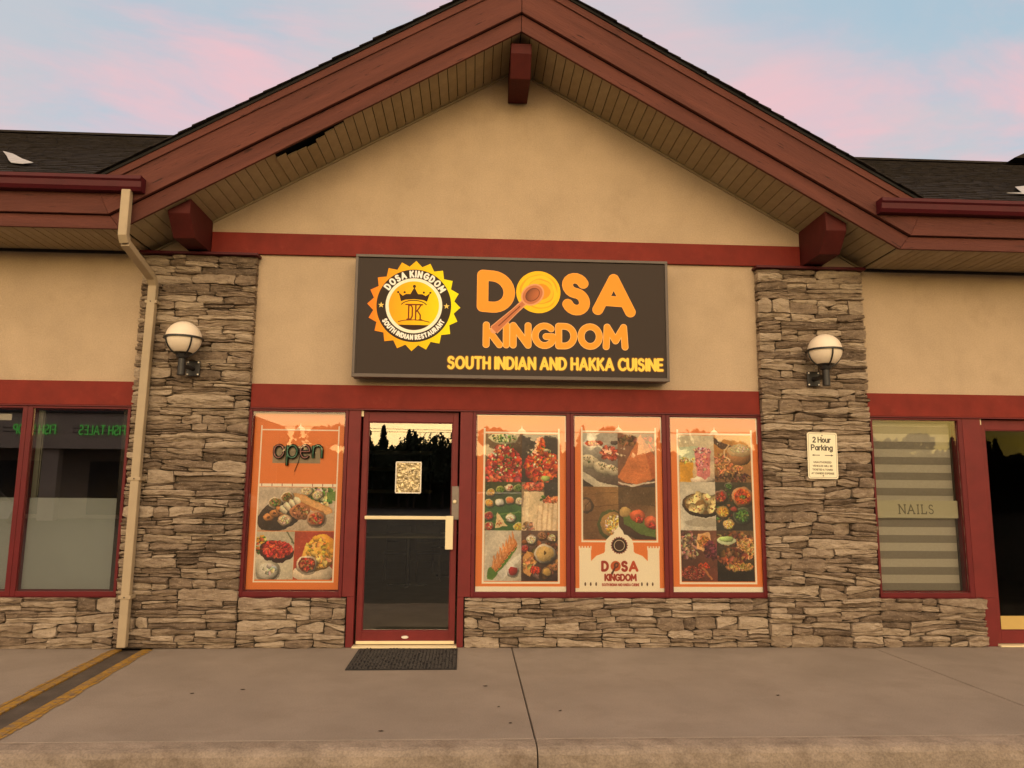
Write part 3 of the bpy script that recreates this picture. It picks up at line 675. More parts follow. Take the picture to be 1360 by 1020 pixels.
# ------------------------------------------------------------------ stone
def vnoise(seed):
    r = random.Random(seed); g = [r.uniform(-1, 1) for _ in range(4096)]
    def f(x, y=0.):
        xi, yi = math.floor(x), math.floor(y); u, v = x - xi, y - yi; u = u * u * (3 - 2 * u); v = v * v * (3 - 2 * v)
        h = lambda a, b: g[(a * 131 + b * 917) & 4095]
        return (h(xi, yi) * (1 - u) + h(xi + 1, yi) * u) * (1 - v) + (h(xi, yi + 1) * (1 - u) + h(xi + 1, yi + 1) * u) * v
    return f
def stonework(parent, x0, x1, z0, z1, yface, ybase, seed, hmin=.075, hmax=.15, wmin=.16, wmax=.62, skip=None):
    rnd = random.Random(seed); vn = vnoise(seed); v2 = vnoise(seed + 50)
    # band boundaries, each a wandering line
    zs = [z0]
    while zs[-1] < z1 - hmin * .8: zs.append(zs[-1] + rnd.uniform(hmin, hmax))
    k = (z1 - z0) / (zs[-1] - z0); zs = [z0 + (z - z0) * k for z in zs]
    def wander(i, x):
        if i == 0 or i == len(zs) - 1: return zs[i]
        return zs[i] + .014 * vn(x * 2.0, i * 3.7) + .008 * vn(x * 7, i * 5.1)
    cells = []
    for b in range(len(zs) - 1):
        x = x0
        while x < x1 - .001:
            w = rnd.uniform(wmin, wmax); 
            if x1 - (x + w) < wmin * .8: w = x1 - x
            xe = x + w; h = zs[b + 1] - zs[b]
            n = 1 if (h < .06 or rnd.random() < .18) else (2 if h < .12 or rnd.random() < .45 else 3)
            lo = lambda t, b=b: wander(b, t); hi = lambda t, b=b: wander(b + 1, t)
            fr = [0] + sorted(rnd.uniform(.25, .75) if n == 2 else (q + rnd.uniform(-.08, .08)) for q in ([.5] if n == 2 else [.34, .67] if n == 3 else [])) + [1]
            tilt = [0] + [rnd.uniform(-.24, .24) for _ in range(n - 1)] + [0]
            for s in range(n):
                def edge(q, t, lo=lo, hi=hi, x=x, w=w, fr=fr, tilt=tilt, b=b):
                    f = fr[q] + tilt[q] * ((t - x) / w - .5) * 2
                    j = 0 if q in (0, n) else .005 * v2(t * 9, q * 7 + b)
                    return lo(t) * (1 - f) + hi(t) * f + j
                # split thin layers into shorter lengths
                cuts = [x, xe]
                if w > .3 and rnd.random() < .45: cuts = [x, x + w * rnd.uniform(.3, .7), xe]
                for a, c in zip(cuts[:-1], cuts[1:]): cells.append((a, c, s, edge, n))
            x = xe
    cnt = 0
    for a, c, s, edge, n in cells:
        w = c - a; nx = max(3, min(10, int(w / .045))); nz = 4 if w > .12 else 3
        gp = .0020; depth = yface + rnd.uniform(-.020, .020); lean = rnd.uniform(-.014, .014); lip = rnd.uniform(-.006, .016)
        sk0 = rnd.uniform(-.012, .012) if a > x0 + .01 else 0; sk1 = rnd.uniform(-.012, .012) if c < x1 - .01 else 0
        vs = []; cz = 0
        sd = rnd.uniform(0, 100)
        cut = [rnd.random() < .5 for _ in range(4)]
        for j in range(nz + 1):
            v = j / nz
            for i in range(nx + 1):
                u = i / nx; x = a + gp + (w - 2 * gp) * u
                zb, zt = edge(s, x) + gp, edge(s + 1, x) - gp
                h = max(zt - zb, .008)
                # rounded or broken corners
                vv = v
                ci = None
                if i == 0: x += abs(vn(sd, j)) * .007
                if i == nx: x -= abs(vn(sd + 9, j)) * .007
                z = zb + h * vv
                if i in (0, nx) and j in (0, nz): z += (.16 if j == 0 else -.16) * h * (1 if cut[(i > 0) * 2 + (j > 0)] else .1)
                if 0 < i < nx: z += .18 * h * vn(sd + i * 3.3, j * 5) * (1 if 0 < j < nz else .45)
                x += (sk0 * (1 - u) + sk1 * u) * (v - .5) * (1 if (0 < i < nx) or True else 0)
                edge_back = 0
                if j == 0: edge_back = .009
                elif j == nz: edge_back = .002 + .006 * abs(vn(sd + i, 3))
                if i in (0, nx): edge_back = max(edge_back, .005)
                y = depth + edge_back + lean * (u - .5) * 2 + (v - .5) * -lip + .008 * vn(sd + i * 1.7, j * 2.3 + sd) + .007 * vn(sd + 31, j * 1.9) + .004 * vn(i * 2.9 + sd, sd)
                vs.append((x, y, z))
        K = nx + 1; nv = len(vs); fs = []
        for j in range(nz):
            for i in range(nx):
                q = j * K + i
                if (i + j) % 2: fs += [(q, q + 1, q + K + 1), (q, q + K + 1, q + K)]
                else: fs += [(q, q + 1, q + K), (q + 1, q + K + 1, q + K)]
        rim = [i for i in range(K)] + [j * K + nx for j in range(1, nz + 1)] + [nz * K + i for i in range(nx - 1, -1, -1)] + [j * K for j in range(nz - 1, 0, -1)]
        vs += [(vs[i][0], ybase, vs[i][2]) for i in rim]
        for i in range(len(rim)): fs.append((rim[i], nv + i, nv + (i + 1) % len(rim), rim[(i + 1) % len(rim)]))
        # local origin at the stone, so that object coordinates differ
        ox, oz = (a + c) / 2, (edge(s, a) + edge(s + 1, a)) / 2
        mb = MB().add([(x - ox, y - ybase, z - oz) for x, y, z in vs], fs)
        o = mb.build('stone', 'stone', parent, fix=False); o.location = (ox, ybase, oz); cnt += 1
    return cnt
def stones():
    tot = []
    for x0, x1, sd, hm, hx in ((-3.205, -2.12, 21, .060, .115), (2.82, 3.905, 33, .075, .14)):
        p = sub('stone_pillar', B)
        box('backing', 'mortar', p, x0 + .03, x1 - .03, -.045, -.001, 0, 3.664)
        tot.append(stonework(p, x0, x1, .0, 3.665, -.088, -.002, sd, hm, hx))
        box('pillar_cap', 'gutter', p, x0 - .018, x1 + .018, -.135, -.001, 3.668, 3.694, bevel=.004)
    for x0, x1, sd in ((-6.4, -3.209, 5), (-2.116, -1.145, 6), (-.055, 2.816, 7), (3.909, 4.945, 8), (6.22, 7.6, 9)):
        p = sub('stone_base', B)
        box('backing', 'mortar', p, x0 + .02, x1 - .02, -.026, -.001, 0, .444)
        tot.append(stonework(p, x0, x1, .0, .447, -.066, -.002, sd, .07, .13))
    print('stones', tot)
stones()

# ------------------------------------------------------------------ windows
def window(x0, x1, z0=.452, z1=2.189, l=.04, r=.04, b=.045, t=.022, yf=-.03, pane='glass', jamb=True, label=None):
    w = sub('window', B, label)
    mb = MB().box(x0, x0 + l, yf, .07, z0, z1).box(x1 - r, x1, yf, .07, z0, z1)
    mb.box(x0 + l, x1 - r, yf + .002, .07, z0, z0 + b).box(x0 + l, x1 - r, yf + .002, .07, z1 - t, z1)
    mb.build('frame', 'maroon', w, bevel=.003)
    bd = .012; a0, a1, c0, c1 = x0 + l, x1 - r, z0 + b, z1 - t
    MB().box(a0, a0 + bd, .0, .069, c0, c1).box(a1 - bd, a1, .012, .069, c0, c1).box(a0 + bd, a1 - bd, .012, .069, c0, c0 + bd).box(a0 + bd, a1 - bd, .012, .069, c1 - bd, c1).build('glazing_bead', 'maroon', w)
    box('pane', pane, w, a0 + .002, a1 - .002, -.006, -.001, c0 + .002, c1 - .002)
    return w
window(-2.134, -1.19, l=.036, r=.03)                 # poster window left of the door
window(.0, .94, l=.032, r=.038); window(.942, 1.88, l=.036, r=.04); window(1.882, 2.834, l=.036, r=.04)
window(3.93, 4.87, l=.022, r=.045)
window(-4.165, -3.225, l=.045, r=.028, pane='glass_left'); window(-5.2, -4.167, l=.045, r=.045, pane='glass_left'); window(-6.35, -5.202)
box('window_sill', 'maroon', B, -6.4, -3.215, -.05, -.002, .4475, .4515); box('window_sill', 'maroon', B, -2.116, -1.19, -.05, -.002, .4475, .4515)
box('window_sill', 'maroon', B, .0, 2.816, -.05, -.002, .4475, .4515); box('window_sill', 'maroon', B, 3.909, 4.87, -.05, -.002, .4475, .4515)

def door(x0, x1, jl, jr, glass, closer=True):
    """x0..x1 is the leaf; jl/jr are lists of jamb boxes"""
    d = sub('shop_door', B)
    for q in jl + jr: box('door_jamb', 'door_red', d, *q, bevel=.003)
    y0, y1 = .012, .058; st = .052; tb = .098; bb = .118
    lf = MB().box(x0, x0 + st, y0, y1, .02, 2.182).box(x1 - st, x1, y0, y1, .02, 2.182)
    lf.box(x0 + st, x1 - st, y0 + .001, y1 - .001, .02, .02 + bb).box(x0 + st, x1 - st, y0 + .001, y1 - .001, 2.182 - tb, 2.182)
    lf.build('door_leaf', 'door_red', d, bevel=.003)
    a0, a1, c0, c1 = x0 + st, x1 - st, .02 + bb, 2.182 - tb
    MB().box(a0, a0 + .01, y0 + .008, y1, c0, c1).box(a1 - .01, a1, y0 + .008, y1, c0, c1).box(a0 + .01, a1 - .01, y0 + .008, y1, c0, c0 + .01).box(a0 + .01, a1 - .01, y0 + .008, y1, c1 - .01, c1).build('glazing_bead', 'maroon', d)
    box('pane', glass, d, a0 + .011, a1 - .011, .03, .036, c0 + .011, c1 - .011)
    box('threshold', 'cream', d, x0 - .02, x1 + .02, -.075, .075, .001, .016, bevel=.003)
    box('pivot_hinge', 'cream', d, x0 - .018, x0 + .006, -.012, .011, 2.13, 2.195, bevel=.003)
    return d
D1 = door(-1.055, -.140, [(-1.186, -1.072, -.03, .065, .452, 2.189), (-1.14, -1.072, -.03, .065, 0, .450)],
          [(-.122, -.002, -.03, .065, .452, 2.189), (-.122, -.062, -.03, .065, 0, .450)], 'glass_door')
box('weather_strip', 'cream', D1, -1.05, -.145, .004, .0118, .024, .052, bevel=.002)
pb = box('push_bar', 'cream', D1, -1.003, -.185, -.045, -.020, 1.160, 1.192, bevel=.006)
box('pull_handle', 'cream', D1, -.245, -.172, -.052, -.014, .885, 1.195, bevel=.006)
box('handle_bracket', 'cream', D1, -1.0, -.975, -.021, .013, 1.165, 1.187); box('handle_bracket', 'cream', D1, -.22, -.20, -.015, .013, .91, .94); box('handle_bracket', 'cream', D1, -.22, -.20, -.015, .013, 1.165, 1.187)
lk = box('lock_plate', 'steel', D1, -.192, -.112, .000, .0115, 1.18, 1.475, bevel=.003)
MB().lathe([(0, .016), (.009, .016), (.017, .012), (.019, 0), (0, 0)], n=20).build('lock_cylinder', 'cream', D1, smooth=True).matrix_local = Matrix.Translation((-.163, .001, 1.328)) @ Matrix.Rotation(pi / 2, 4, 'X')
box('latch_guard', 'steel', D1, -.190, -.114, -.006, -.0005, 1.16, 1.245, bevel=.002)
MB().lathe([(0, .01), (.03, .01), (.034, 0), (0, 0)], n=16).build('floor_bolt', 'white', D1).matrix_local = Matrix.Translation((-.60, .011, .085)) @ Matrix.Rotation(pi / 2, 4, 'X') @ Matrix.Diagonal((1, .4, 1, 1))
D2 = door(5.075, 6.02, [(4.872, 5.058, -.03, .065, .452, 2.189), (4.948, 5.058, -.03, .065, 0, .450)],
          [(6.035, 6.20, -.03, .065, 0, 2.189)], 'glass_dark')
box('kick_plate', 'tan', D2, 5.130, 5.965, .020, .028, .150, .275)
window(6.205, 7.15)

# ------------------------------------------------------------------ interiors
def interior():
    it = sub('interior', B)
    def room(x0, x1, y1, fl='floor_in'):
        box('room_floor', fl, it, x0, x1, .16, y1, -.03, -.002 + .004)
        MB().box(x0, x1, y1 - .05, y1, .004, 2.9).box(x0, x0 + .05, .16, y1 - .052, .004, 2.9).box(x1 - .05, x1, .16, y1 - .052, .004, 2.9).build('room_wall', 'wall_in', it)
        box('room_ceiling', 'wall_in', it, x0, x1, .16, y1, 2.90, 2.94)
    room(-3.2, 3.85, 8.9); room(-9.3, -3.25, 6.0); room(3.9, 4.93, 1.6); room(4.95, 9.3, 6.0)
    box('cross_wall', 'wall_in', it, -3.15, 3.8, .155, .159, 2.2, 2.89)
interior()
def dining_table(x, y, w, d, lbl):
    t = thing('dining_table', lbl, 'table', (x, y, .002), 'dining tables inside the restaurant')
    box('table_top', 'table', t, -w / 2, w / 2, -d / 2, d / 2, .735, .765, bevel=.006)
    MB().tube([(0, 0, .03), (0, 0, .735)], .035, 10).build('pedestal', 'black', t)
    MB().box(-.3, .3, -.03, .03, 0, .03).box(-.03, .03, -.3, .3, .0, .0299).build('foot', 'black', t)
def chair(x, y, rz, lbl):
    t = thing('dining_chair', lbl, 'chair', (x, y, .002), 'dining chairs inside the restaurant'); t.rotation_euler.z = rz
    box('seat', 'black', t, -.21, .21, -.2, .2, .43, .46, bevel=.01)
    box('backrest', 'black', t, -.2, .2, .17, .20, .60, .88, bevel=.01)
    for sx in (-.19, .19):
        MB().tube([(sx, -.18, 0), (sx, -.17, .43)], .012, 6).build('leg', 'steel', t); MB().tube([(sx, .2, 0), (sx, .18, .43), (sx, .185, .87)], .012, 6).build('leg', 'steel', t)
dining_table(-.97, 4.65, 1.3, .75, 'pale topped table nearest the glass restaurant door')
dining_table(-.30, 6.0, 1.2, .75, 'pale topped table deeper inside behind the nearest one')
chair(-1.2, 5.35, 0, 'dark chair at the far side of the nearest table'); chair(-.7, 5.4, .1, 'dark chair beside it, closer to the pull handle side')
chair(-.5, 6.7, 0, 'dark chair at the far side of the deeper table')
sh = thing('wall_shelf', 'three pale shelf planks seen through the top of the door glass', 'shelf', (-1.25, 6.6, 1.3))
for z in (.10, .50, .80):
    box('plank', 'table', sh, -.62, .52, -.15, .15, z, z + .065)
MB().box(-.60, -.56, -.1, .1, 0, .95).box(.46, .50, -.1, .1, 0, .95).build('upright', 'black', sh)

# ================================================================== THE BIG SIGN
def star_pts(cx, cy, r0, r1, n, rot=0.):
    return [(cx + (r0 if k % 2 == 0 else r1) * sin(RAD(rot + 180 * k / n)), cy - (r0 if k % 2 == 0 else r1) * cos(RAD(rot + 180 * k / n))) for k in range(2 * n)]
def spoon(cv, bx, by, rx, ry, hx, hy, k=1.0, dark=(110, 55, 30), body=(196, 118, 74), rim=(226, 160, 110)):
    ang = math.atan2(hy - by, hx - bx)
    sx, sy = bx + cos(ang) * ry * .8, by + sin(ang) * ry * .8
    cv.stroke([(sx, sy), (hx, hy)], 15 * k, rim); nx, ny = -sin(ang), cos(ang)
    w0, w1 = 11 * k, 22 * k
    cv.poly([(sx + nx * w0, sy + ny * w0), (sx - nx * w0, sy - ny * w0), (hx - nx * w1, hy - ny * w1), (hx + nx * w1, hy + ny * w1)], rim)
    cv.poly([(sx + nx * (w0 - 3 * k), sy + ny * (w0 - 3 * k)), (sx - nx * (w0 - 3 * k), sy - ny * (w0 - 3 * k)), (hx - nx * (w1 - 4 * k), hy - ny * (w1 - 4 * k)), (hx + nx * (w1 - 4 * k), hy + ny * (w1 - 4 * k))], body)
    cv.stroke([(sx * .8 + hx * .2, sy * .8 + hy * .2), (sx * .15 + hx * .85, sy * .15 + hy * .85)], 2.2 * k, dark)
    cv.ell(bx, by, ry + 7 * k, rx + 7 * k, rim, ang); cv.ell(bx, by, ry, rx, body, ang); cv.ell(bx, by, ry * .74, rx * .70, dark, ang); cv.ell(bx, by, ry * .68, rx * .63, (168, 96, 58), ang, .25)
def paint_sign():
    W, H = 2048, 800; cv = Canvas(W, H, (54, 43, 36))
    def P(cx, cy):
        top = 60 + (cx - 46) * 30 / 1269; bot = 545 + (cx - 46) * 20 / 1269
        return ((cx - 46) / 1269 * W, (cy - top) / (bot - top) * H)
    def col_at(X, Y): pass
    # DOSA
    def word(txt, cx0, cx1, cy0, cy1, hw, cols, rims, gap):
        lo, Wd = layout(txt, gap)
        for (w, c) in rims + [(hw, None)]:
            for i, (gx, gw, ls, ch) in enumerate(lo):
                for l in ls:
                    pts = [P(cx0 + (gx + px) / Wd * (cx1 - cx0), cy1 - py * (cy1 - cy0) + 10 * (gx + px) / Wd) for px, py in l]
                    cv.stroke(pts, w, c or cols[i])
    k = W / 1269
    o1 = (250, 140, 30); oc = (255, 156, 44)
    P0 = lambda t, x0, x1, y0, y1, hw, c, g=.3: word(t, x0, x1, y0, y1, hw, [c] * 20, [(hw + 3, (255, 178, 84))], g)
    P0('D', 555, 668, 134, 266, 22 * k, oc)
    P0('S', 904, 980, 142, 274, 21 * k, oc); P0('A', 1034, 1170, 146, 280, 21 * k, oc)
    x, y = P(786, 206); cv.ell(x, y, 92 * k, 92 * k, (255, 196, 20))
    for rr, c in ((78, (240, 168, 20)), (74, (255, 200, 30)), (58, (236, 160, 26)), (54, (252, 190, 34)), (36, (232, 150, 30))): cv.ell(x + (90 - rr) * .4, y - 4, rr * k, rr * .95 * k, c, .3, 0, .05)
    word('KINGDOM', 572, 1146, 344, 426, 12 * k, [oc] * 7, [(14.5 * k, (255, 196, 120))], .34)
    a = P(762, 217); b = P(603, 366); spoon(cv, a[0], a[1], 36 * k, 46 * k, b[0], b[1], k * .95)
    word('SOUTH INDIAN AND HAKKA CUISINE', 420, 1300, 478, 522, 5.6 * k, [(250, 212, 84)] * 40, [(8.6 * k, (122, 78, 30))], .34)
    # grime, faint
    cv.grain(.015); return cv, P
cvS, PS = paint_sign()
def sign():
    yF = y = -.205; x0, x1, z0, z1 = -1.150, 1.880, 2.484, 3.680; fr = .034
    t = thing('shop_sign', 'wide dark lightbox sign reading DOSA KINGDOM in orange over the restaurant door', 'sign', ((x0 + x1) / 2, -.2, z0))
    ox, oz = (x0 + x1) / 2, z0
    def bb(n, m, a, b, c, d, e, f, **k): return box(n, m, t, a - ox, b - ox, c + .2, d + .2, e - oz, f - oz, **k)
    bb('cabinet', 'signbox', x0 + .004, x1 - .004, y + .012, -.036, z0 + .004, z1 - .004)
    fm = MB(); 
    for q in ((x0, x1, z0, z0 + fr), (x0, x1, z1 - fr * .8, z1), (x0, x0 + fr * .8, z0 + fr, z1 - fr * .8), (x1 - fr * .8, x1, z0 + fr, z1 - fr * .8)):
        fm.box(q[0] - ox, q[1] - ox, y - .012 + .2, y + .011 + .2, q[2] - oz, q[3] - oz)
    fm.build('frame', 'signbox', t, bevel=.003)
    bx = (x0 + fr - ox, x1 - fr - ox, z0 + fr - oz, z1 - fr - oz)
    pm = print_mat('sign_face_print', cvS, .55, spec=.25)
    sheet('face_panel', pm, t, bx[0], bx[1], y + .2, bx[2], bx[3])
    # round emblem, a plate of its own laid on the face
    W = 1024; cv = Canvas(W, W, (255, 196, 20)); c = W / 2
    def grd(X, Y): 
        u = np.clip((X - 60) / 900, 0, 1)[..., None]; q = srgb((255, 140, 36)) * (1 - u) ** 1.2 + srgb((255, 196, 6)) * (1 - np.abs(2 * u - 1)) * .35 + srgb((250, 240, 0)) * u ** .8
        return np.clip(q / np.maximum(1, q.max(-1, keepdims=True)), 0, 1)
    cv.poly([(0, 0), (W, 0), (W, W), (0, W)], grd)
    s = W / 860; cv.ell(c, c, 345 * s, 345 * s, (52, 40, 30)); cv.ell(c, c, 262 * s, 262 * s, (255, 250, 225))
    cv.poly([(c + 232 * s * cos(RAD(t)), c + 232 * s * sin(RAD(t))) for t in range(0, 360, 5)], grd)
    dk = (56, 34, 14)
    cv.poly([(c + 232 * s * cos(RAD(t)), c + 232 * s * sin(RAD(t))) for t in range(52, 129, 4)], dk)
    cr = lambda x, y: (c + (x - 505) * s, c + (y - 510) * s)
    cv.poly([cr(385, 470), cr(362, 388), cr(400, 418), cr(430, 400), cr(470, 400), cr(505, 335), cr(540, 400), cr(580, 400), cr(612, 418), cr(652, 388), cr(625, 470), cr(590, 455), cr(505, 448), cr(425, 455)], dk)
    for x, y, r in ((505, 326, 15), (356, 384, 10), (416, 384, 10), (594, 384, 10), (654, 384, 10)): cv.ell(*cr(x, y), r * s, r * s, dk)
    cv.stroke([cr(*p) for p in arc(505, 520, 122, 60, 200, 340)], 4 * s, dk)
    dk2 = (120, 52, 10)
    for pts in ([(432, 500), (584, 500)], [(458, 500), (458, 640)], [(445, 640), (475, 640)], [(458, 508), (480, 508), (492, 530), (492, 610), (480, 638), (458, 638)], [(523, 500), (523, 645)], [(570, 505), (545, 545), (523, 572)], [(540, 560), (566, 600), (566, 640)], [(555, 645), (580, 645)]):
        cv.stroke([cr(*p) for p in pts], 6.5 * s, dk2)
    cv.stroke([cr(*p) for p in [(365, 664), (420, 650), (505, 645), (590, 650), (650, 664)]], 4 * s, dk2)
    wh = (255, 252, 240)
    text_arc(cv, 'DOSA KINGDOM', c, c, 303 * s, -58, 62, 54 * s, 8.5 * s, wh, .42, asp=.78)
    text_arc(cv, 'SOUTH INDIAN RESTAURANT', c, c, 300 * s, 243, 117, 38 * s, 6.2 * s, wh, .42, True, asp=.72)
    for a in (-90, 90):
        cv.poly(star_pts(c + 302 * s * sin(RAD(a)), c - 302 * s * cos(RAD(a)), 30 * s, 12 * s, 5, 0), (250, 214, 110))
    em = print_mat('emblem_print', cv, .55, spec=.2, val=.95)
    ex, ez = PS(274, 264); U0, U1, V0, V1 = bx
    ecx = U0 + (U1 - U0) * ex / 2048; ecz = V1 - (V1 - V0) * ez / 800; R = (U1 - U0) * 190 / 1269
    ol = [(x, -z) for x, z in star_pts(0, 0, R, R * .875, 20, 1.5)]
    sheet('emblem', em, t, 0, 0, yF + .2 - .0035, 0, 0, th=.003, uvbox=(ecx - R, ecx + R, ecz - R, ecz + R), outline=[(ecx + a, ecz + b) for a, b in ol])
    for x in (x0 + .25, x1 - .25): bb('wall_bracket', 'black', x, x + .05, -.035, -.002, z0 + .05, z1 - .3)
sign()

# ================================================================== POSTERS
OR = (232, 118, 48); OW = (255, 244, 222)
def cell(cv, x0, y0, x1, y1, c0, c1, c2, c3):
    cv.clip = (x0, y0, x1, y1); cv.cells.append((x0, y0, x1, y1)); cv.grad(x0, y0, x1, y1, c0, c1, c2, c3)
    w, h = x1 - x0, y1 - y0
    class Q: pass
    q = Q(); X = lambda x: x0 + x * w / 100; Y = lambda y: y0 + y * h / 100; k = w / 100
    q.e = lambda x, y, rx, ry, c, rot=0, sh=.5, wob=.06, a=1: cv.ell(X(x), Y(y), rx * k, ry * k, c, rot, sh, wob, a, 1.2)
    q.b = lambda x, y, rx, ry, n, sz, cols, **kw: cv.blobs(X(x), Y(y), rx * k, ry * k, n, sz * k, cols, **kw)
    q.p = lambda pts, c, a=1: cv.poly([(X(a_), Y(b_)) for a_, b_ in pts], c, a)
    q.s = lambda pts, w_, c, a=1: cv.stroke([(X(a_), Y(b_)) for a_, b_ in pts], w_ * k, c, a)
    def bowl(x, y, r, inner, rim=(90, 60, 40), cols=None, n=40, asp=.9):
        q.e(x + 1, y + 2, r * 1.08, r * asp * 1.1, (30, 22, 18), 0, 0, 0, .45); q.e(x, y, r, r * asp, rim, 0, .6, 0); q.e(x, y, r * .82, r * asp * .8, inner, 0, .35, .03)
        if cols: q.b(x, y, r * .66, r * asp * .62, n, r * .16, cols)
    q.bowl = bowl; return q
def temple_icon(cv, cx, y, s):
    cv.poly([(cx - 26 * s, y), (cx - 22 * s, y - 10 * s), (cx - 12 * s, y - 18 * s), (cx - 3 * s, y - 26 * s), (cx, y - 44 * s), (cx + 3 * s, y - 26 * s), (cx + 12 * s, y - 18 * s), (cx + 22 * s, y - 10 * s), (cx + 26 * s, y)], OW)
    for i in range(-3, 4): cv.ell(cx + i * 6.5 * s, y - 6 * s, 1.6 * s, 2.6 * s, OR)
def frame(cv, u0, u1, v0, v1, bot=True, w=9, horn=26):
    W, H = cv.w, cv.h; x0, x1, y0, y1 = u0 * W, u1 * W, v0 * H, v1 * H
    cv.rect(x0, y0 - horn, x0 + w, y1, OW); cv.rect(x1 - w, y0 - horn, x1, y1, OW); cv.rect(x0, y0, x1, y0 + w, OW)
    if bot: cv.rect(x0, y1 - w, x1, y1, OW)
    temple_icon(cv, (x0 + x1) / 2, y0 + 2, W / 560)
W_, H_ = 640, 1240
def base(): 
    cv = Canvas(W_, H_, OR); cv.rect(0, 0, W_, 7, OW); cv.rect(W_ - 8, 0, W_, 190, OW); return cv
def finish(cv):
    cv.clip = (0, 0, cv.w, cv.h)
    # slight print softness and grain
    if not cv.done: cv.a = np.clip(cv.a, 0, 1) ** .85; cv.done = True
    a = cv.a; cv.a = (a + np.roll(a, 1, 0) + np.roll(a, 1, 1) + np.roll(a, -1, 0) + np.roll(a, -1, 1)) / 5; rg = np.random.default_rng(cv.w + len(cv.cells))
    def smooth(h, w, step):
        g = rg.uniform(-1, 1, (h // step + 3, w // step + 3)); yy = np.arange(h) / step; xx = np.arange(w) / step
        y0 = yy.astype(int); x0 = xx.astype(int); fy = (yy - y0)[:, None]; fx = (xx - x0)[None]; fy = fy * fy * (3 - 2 * fy); fx = fx * fx * (3 - 2 * fx)
        return (g[y0][:, x0] * (1 - fx) + g[y0][:, x0 + 1] * fx) * (1 - fy) + (g[y0 + 1][:, x0] * (1 - fx) + g[y0 + 1][:, x0 + 1] * fx) * fy
    for (x0, y0, x1, y1) in cv.cells:                    # printed photographs: irregular outlines, uneven tone
        p = cv.a[y0:y1, x0:x1].copy(); h, w = p.shape[:2]; Y, X = np.mgrid[0:h, 0:w]
        dx = smooth(h, w, 26) * 4 + smooth(h, w, 9) * 2.6; dy = smooth(h, w, 26) * 4 + smooth(h, w, 9) * 2.6
        p = p[np.clip((Y + dy).round().astype(int), 0, h - 1), np.clip((X + dx).round().astype(int), 0, w - 1)]
        t = 1 + .09 * smooth(h, w, 60) + .055 * smooth(h, w, 13) + .05 * smooth(h, w, 6)
        p = p * t[..., None]; hi = np.clip(smooth(h, w, 7) * smooth(h, w, 11) * 2.2 - .55, 0, 1)[..., None] * .28
        cv.a[y0:y1, x0:x1] = np.clip(p + (1 - p) * hi * (p.mean(-1, keepdims=True) ** .5), 0, 1)
    cv.grain(.015, k=2); return cv
RED = [(200, 52, 36), (176, 36, 30), (222, 84, 52), (150, 30, 26)]; ORG = [(220, 96, 32), (236, 124, 40), (190, 70, 26), (205, 60, 30)]
GRN = [(70, 110, 40), (50, 84, 34), (104, 138, 60)]; BRN = [(120, 70, 38), (150, 92, 52), (88, 50, 30), (170, 116, 66)]
CRM = [(236, 212, 160), (222, 190, 130), (244, 228, 190)]; YEL = [(230, 176, 60), (214, 150, 44), (240, 200, 92)]
